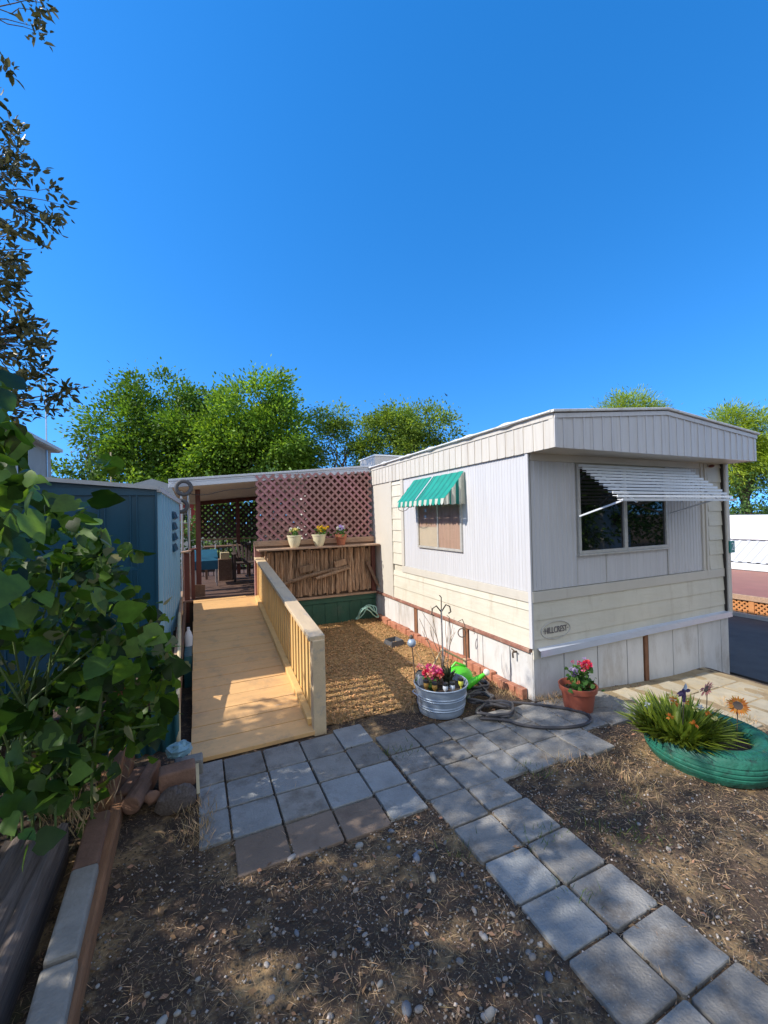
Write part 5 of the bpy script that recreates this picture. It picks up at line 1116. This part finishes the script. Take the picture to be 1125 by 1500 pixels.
tree('airy_tree', 'airy open tree with sky showing through behind the roof cooler', (8.3, 23.8, 0), 3.6, [(7.4, 24.2, 6.7, .9, .9, .8), (8.2, 23.8, 8.0, .75, .8, .85), (8.9, 23.4, 6.8, .9, 1.0, 1.1), (7.6, 24.0, 5.4, .9, .9, .7), (9.6, 23.2, 5.9, .8, .9, .9), (8.7, 23.8, 5.2, 1.0, 1.0, .8), (7.0, 24.4, 8.1, .45, .5, .5), (8.0, 23.8, 7.0, .7, .7, .8)], 'olive', 75, 100, .28, .16, GT, .13, shell=.5)
tree('twin_crowned_tree', 'olive green tree with two humps just left of the home roof', (12.2, 22.2, 0), 3.4, [(11.3, 22.6, 7.3, 1.2, 1.2, 1.5), (12.2, 22.0, 6.8, 1.2, 1.3, 1.6), (13.3, 21.4, 6.9, .95, 1.1, 1.3), (10.7, 22.8, 5.7, 1.2, 1.2, 1.2), (12.6, 22, 5.4, 1.6, 1.4, 1.1)], 'olive', 120, 150, .34, .16, GT, .2, shell=.7)
t = tree('sparse_tree', 'sparse half bare tree with grey branches beyond the shed roof', (-5.6, 30.2, 0), 4.0, [(-6.1, 30.4, 7.1, .8, .8, .7), (-5.4, 30.2, 6.3, .9, .8, .6), (-5.0, 29.8, 5.4, .9, .8, .7), (-6.3, 30.6, 6.3, .5, .5, .5)], 'drytree', 46, 18, .22, .14, GT, .12, shell=.2, nb=18)
for x, y, z, r, mm, lb in ((-5.2, 27.5, 4.2, 1.2, 'hedge', 'dark green bush beyond the shed roof at the far left'), (-3.7, 26.8, 3.8, 1.1, 'ash', 'mid green bush beyond the shed roof under the broad tree'), (-6.4, 27.5, 4.0, 1.2, 'ashdark', 'bush beside the beige house')):
    t = thing('bush', lb, 'bush', (x, y, 0), 'bushes beyond the shed'); foliage('foliage', t, mm, [(x, y, z, r, r, r), (x, y, z-1.6, r, r, 1.4), (x, y, 1.2, r*1.1, r*1.1, 1.4)], 150, 24, .24, .2, T_DIA, .6); a = MB(); limb(a, (x, y, 0), (x, y, z), .1, .03); a.build('stem', 'bark', t)
GP_ = 'yellow green pines behind the home'
tree('pine_tree', 'top of a yellow green pine peeping over the middle of the home roof', (24.3, 16.5, 0), 5.5, [(24.3, 16.5, 7.9, 1.2, 1.2, 1.1), (23.3, 16.9, 7.4, .8, .9, .9), (25.3, 16.1, 7.5, .9, .9, .8), (24.3, 16.5, 6.4, 1.8, 1.6, 1.0)], 'pine', 330, 60, .22, .22, GP_, .2, T_DIA, .16, up=.6)
tree('pine_tree', 'large yellow green pine at the right edge beyond the home', (30.5, 13.6, -.3), 3.0, [(29.4, 14.0, 6.6, 1.4, 1.4, 1.1), (30.9, 13.4, 6.1, 1.6, 1.5, 1.4), (29.6, 14.2, 4.6, 1.7, 1.6, 1.4), (31.6, 13.2, 4.3, 1.6, 1.5, 1.3), (30.4, 13.6, 5.3, 1.6, 1.5, 1.4), (32.4, 12.9, 5.4, 1.2, 1.2, 1.2)], 'pine', 620, 60, .24, .24, GP_, .3, T_DIA, .16, up=.6)
hd = thing('hedge', 'green hedge below the large pine behind the white neighbouring home', 'hedge', (30, 12.5, -.4)); foliage('foliage', hd, 'hedge', [(28.0, 14, 2.3, 1.8, 1.4, 1.4), (30.0, 12.6, 2.4, 2.0, 1.4, 1.5), (32.5, 11.2, 2.3, 2.2, 1.5, 1.4), (35, 10, 2.2, 2.0, 1.5, 1.4), (30, 12.6, .6, 4, 2.5, 1.2)], 330, 26, .25, .16, T_DIA, .6)
hd = thing('hedge', 'hedge seen through the dark lattice at the back of the porch', 'hedge', (2.2, 15, 0)); foliage('foliage', hd, 'hedge', [(.6, 15.5, 1.1, 1.2, .8, 1.0), (2.4, 15, 1.6, 1.4, .8, 1.5), (4.4, 14.5, 1.6, 1.3, .8, 1.5), (6, 14, 1.6, 1.2, .8, 1.4), (1.2, 15.2, 2.0, 1.3, .8, 1.1), (3.2, 15.2, 2.2, 1.5, .7, 1.0), (5.2, 14.6, 2.2, 1.3, .7, 1.0)], 640, 26, .2, .13, T_DIA, .6)
# far houses and small things behind
rh = thing('red_house', 'red house with white base glimpsed between the shed and the porch', 'house', (-.9, 18, 0))
MB().box(-3.4, .35, 18, 21, 1.05, 2.6).build('wall', 'redwall', rh); MB().box(-3.4, .35, 17.98, 20.9, 0, 1.04).build('base', 'nwhite', rh)
f = MB().box(-.55, -.20, 17.95, 18.02, 1.6, 2.2).build('window', 'nwhite', rh); MB().box(-.51, -.24, 17.94, 17.955, 1.64, 2.16).build('pane', 'darkglass', f)
MB().poly([(-3.8, 17.6, 2.55), (.75, 17.6, 2.55), (-1.5, 17.6, 3.3)], (0, 3.6, 0)).build('roof', 'shedroof', rh)
bh = thing('beige_house', 'beige two storey house with eave and window at the far left', 'house', (-7, 14, 0))
MB().box(-11, -4.2, 10.5, 16.3, 0, 4.0).build('wall', 'wallbeige', bh)
MB().poly([(-4.02, 10.3, 3.98), (-4.02, 10.3, 4.12), (-7.6, 10.3, 5.6), (-11.2, 10.3, 4.12), (-11.2, 10.3, 3.98)], (0, 6.2, 0)).build('roof', 'wallbeige', bh)
MB().box(-4.05, -3.93, 10.3, 16.5, 4.0, 4.1).build('gutter', 'nwhite', bh, bevel=.01)
f = MB().box(-4.21, -4.15, 13.4, 14.2, 2.85, 3.75).build('window', 'nwhite', bh); MB().box(-4.16, -4.14, 13.46, 14.14, 2.91, 3.69).build('pane', 'darkglass', f)
tag(MB().tube([(-4.15, 15.8, 0), (-4.2, 15.85, 6.1)], .022, 6).build('antenna_pole', 'chrome'), 'thin antenna pole rising beside the beige house', 'pole')
tag(MB().tube([(-4.05, 25.5, 0), (-4.05, 25.5, 5.4)], .04, 6).build('utility_pole', 'palewood'), 'thin pale pole standing beyond the shed roof', 'pole')
bd = Vector((12.2, 18.4, 8.1)); a = MB().blob(bd, .05, 8, 6, (1.6, .5, .5)); a.add([bd+Vector((0, 0, .03)), bd+Vector((-.14, 0, .12)), bd+Vector((-.05, .02, .02))], [(0, 1, 2)]); a.add([bd+Vector((0, 0, .03)), bd+Vector((.06, 0, -.1)), bd+Vector((-.04, .02, 0))], [(0, 1, 2)])
tag(a.build('bird', 'black', smooth=False), 'tiny dark bird flying above the twin crowned tree', 'bird')
# neighbour on the right
nh = thing('neighbouring_home', 'low white neighbouring home with grey ribbed awning beyond the driveway', 'mobile home', (14, 6, -.4))
MB().box(13.9, 18, -1, 14, -.4, 1.46).build('wall', 'nwhite', nh)
MB().box(13.80, 13.9, -1, 14, .82, 1.48).build('fascia', 'nwhite', nh, bevel=.02)
a = MB(); y = -1.0; pr = []
while y < 14: pr += [(13.88, y, .80), (13.88, y+.10, .80), (13.86, y+.12, .82), (13.86, y+.18, .82)]; y += .2
n = len(pr); lo = [(p[0]-.42, p[1]+.25, .22+(p[2]-.80)) for p in pr]; a.add(pr+lo, [(i, i+1, n+i+1, n+i) for i in range(n-1)]); a.build('awning', 'ngrey', nh)
MB().box(13.40, 13.9, -1, 14, .02, .20).build('base_trim', 'nwhite', nh, bevel=.01)
nd = thing('neighbouring_deck', 'red brown deck with orange lattice skirt across the driveway', 'deck', (11.4, 5, -.4))
MB().box(9.32, 13.38, -.5, 12, -.06, .012).build('deck_boards', 'redbrown', nd)
MB().box(9.25, 9.32, -.5, 12, -.04, .055).build('edge_board', 'ledge', nd, bevel=.006)
lattice(MB(), (9.30, -.5, 0), Vector((0, 1, 0)), Vector((-1, 0, 0)), 12.5, -.27, -.04, -.04, .085, .03).build('lattice_skirt', 'latorange', nd)
for yy in (.6, 2.35, 4.12, 5.9, 7.7): MB().box(9.27, 9.31, yy-.04, yy+.04, -.30, -.035).build('post', 'latorange', nd)
MB().box(9.42, 9.5, -.5, 12, -.34, -.06).build('deck_base', 'dark', nd)
o = MB().box(9.22, 9.42, -20, 40, -.5, -.285).build('kerb', 'kerb'); tag(o, kind='structure')
# what stands behind the photographer and is mirrored in the big window
GB_ = 'dark trees across the lane behind the photographer'
for i, (x, y) in enumerate(((12.5, -8.5), (16.2, -8.0), (21.5, -9.5), (7.5, -10), (2.5, -11))):
    tree('broad_tree', 'dark spreading tree across the lane, mirrored in the big front window', (x, y, 0), 2.2, [(x-1, y, 4.2, 2.0, 1.8, 1.8), (x+1.2, y+.2, 4.6, 1.9, 1.8, 1.9), (x, y-.3, 3.0, 2.2, 1.6, 1.2)], 'ashdark', 130, 22, .3, .26, GB_, .25, nb=6)
hd = thing('hedge', 'dark hedge across the lane, mirrored in the big front window', 'hedge', (15, -8, 0)); foliage('foliage', hd, 'ashdark', [(x, -7.4, 1.3, 1.5, .9, 1.3) for x in (9, 11, 13, 15, 17, 19, 21, 23)]+[(x, -7.6, 3.2, 1.5, .9, 1.2) for x in (10, 12.5, 15, 19.5, 22)], 420, 30, .25, .17, T_DIA, .6)
bk = thing('pale_house', 'pale house mirrored in the lower part of the big front window', 'house', (17.3, -7.8, 0))
MB().box(16.4, 18.2, -8.6, -7.0, 0, 2.2).build('wall', 'nwhite', bk); MB().poly([(16.2, -6.8, 2.15), (18.4, -6.8, 2.15), (17.3, -6.8, 2.8)], (0, -2.0, 0)).build('roof', 'shedroof', bk)
f = MB().box(16.9, 17.7, -7.02, -6.96, 1.0, 1.7).build('window', 'frame', bk); MB().box(17.0, 17.6, -6.965, -6.95, 1.08, 1.62).build('pane', 'darkglass', f)
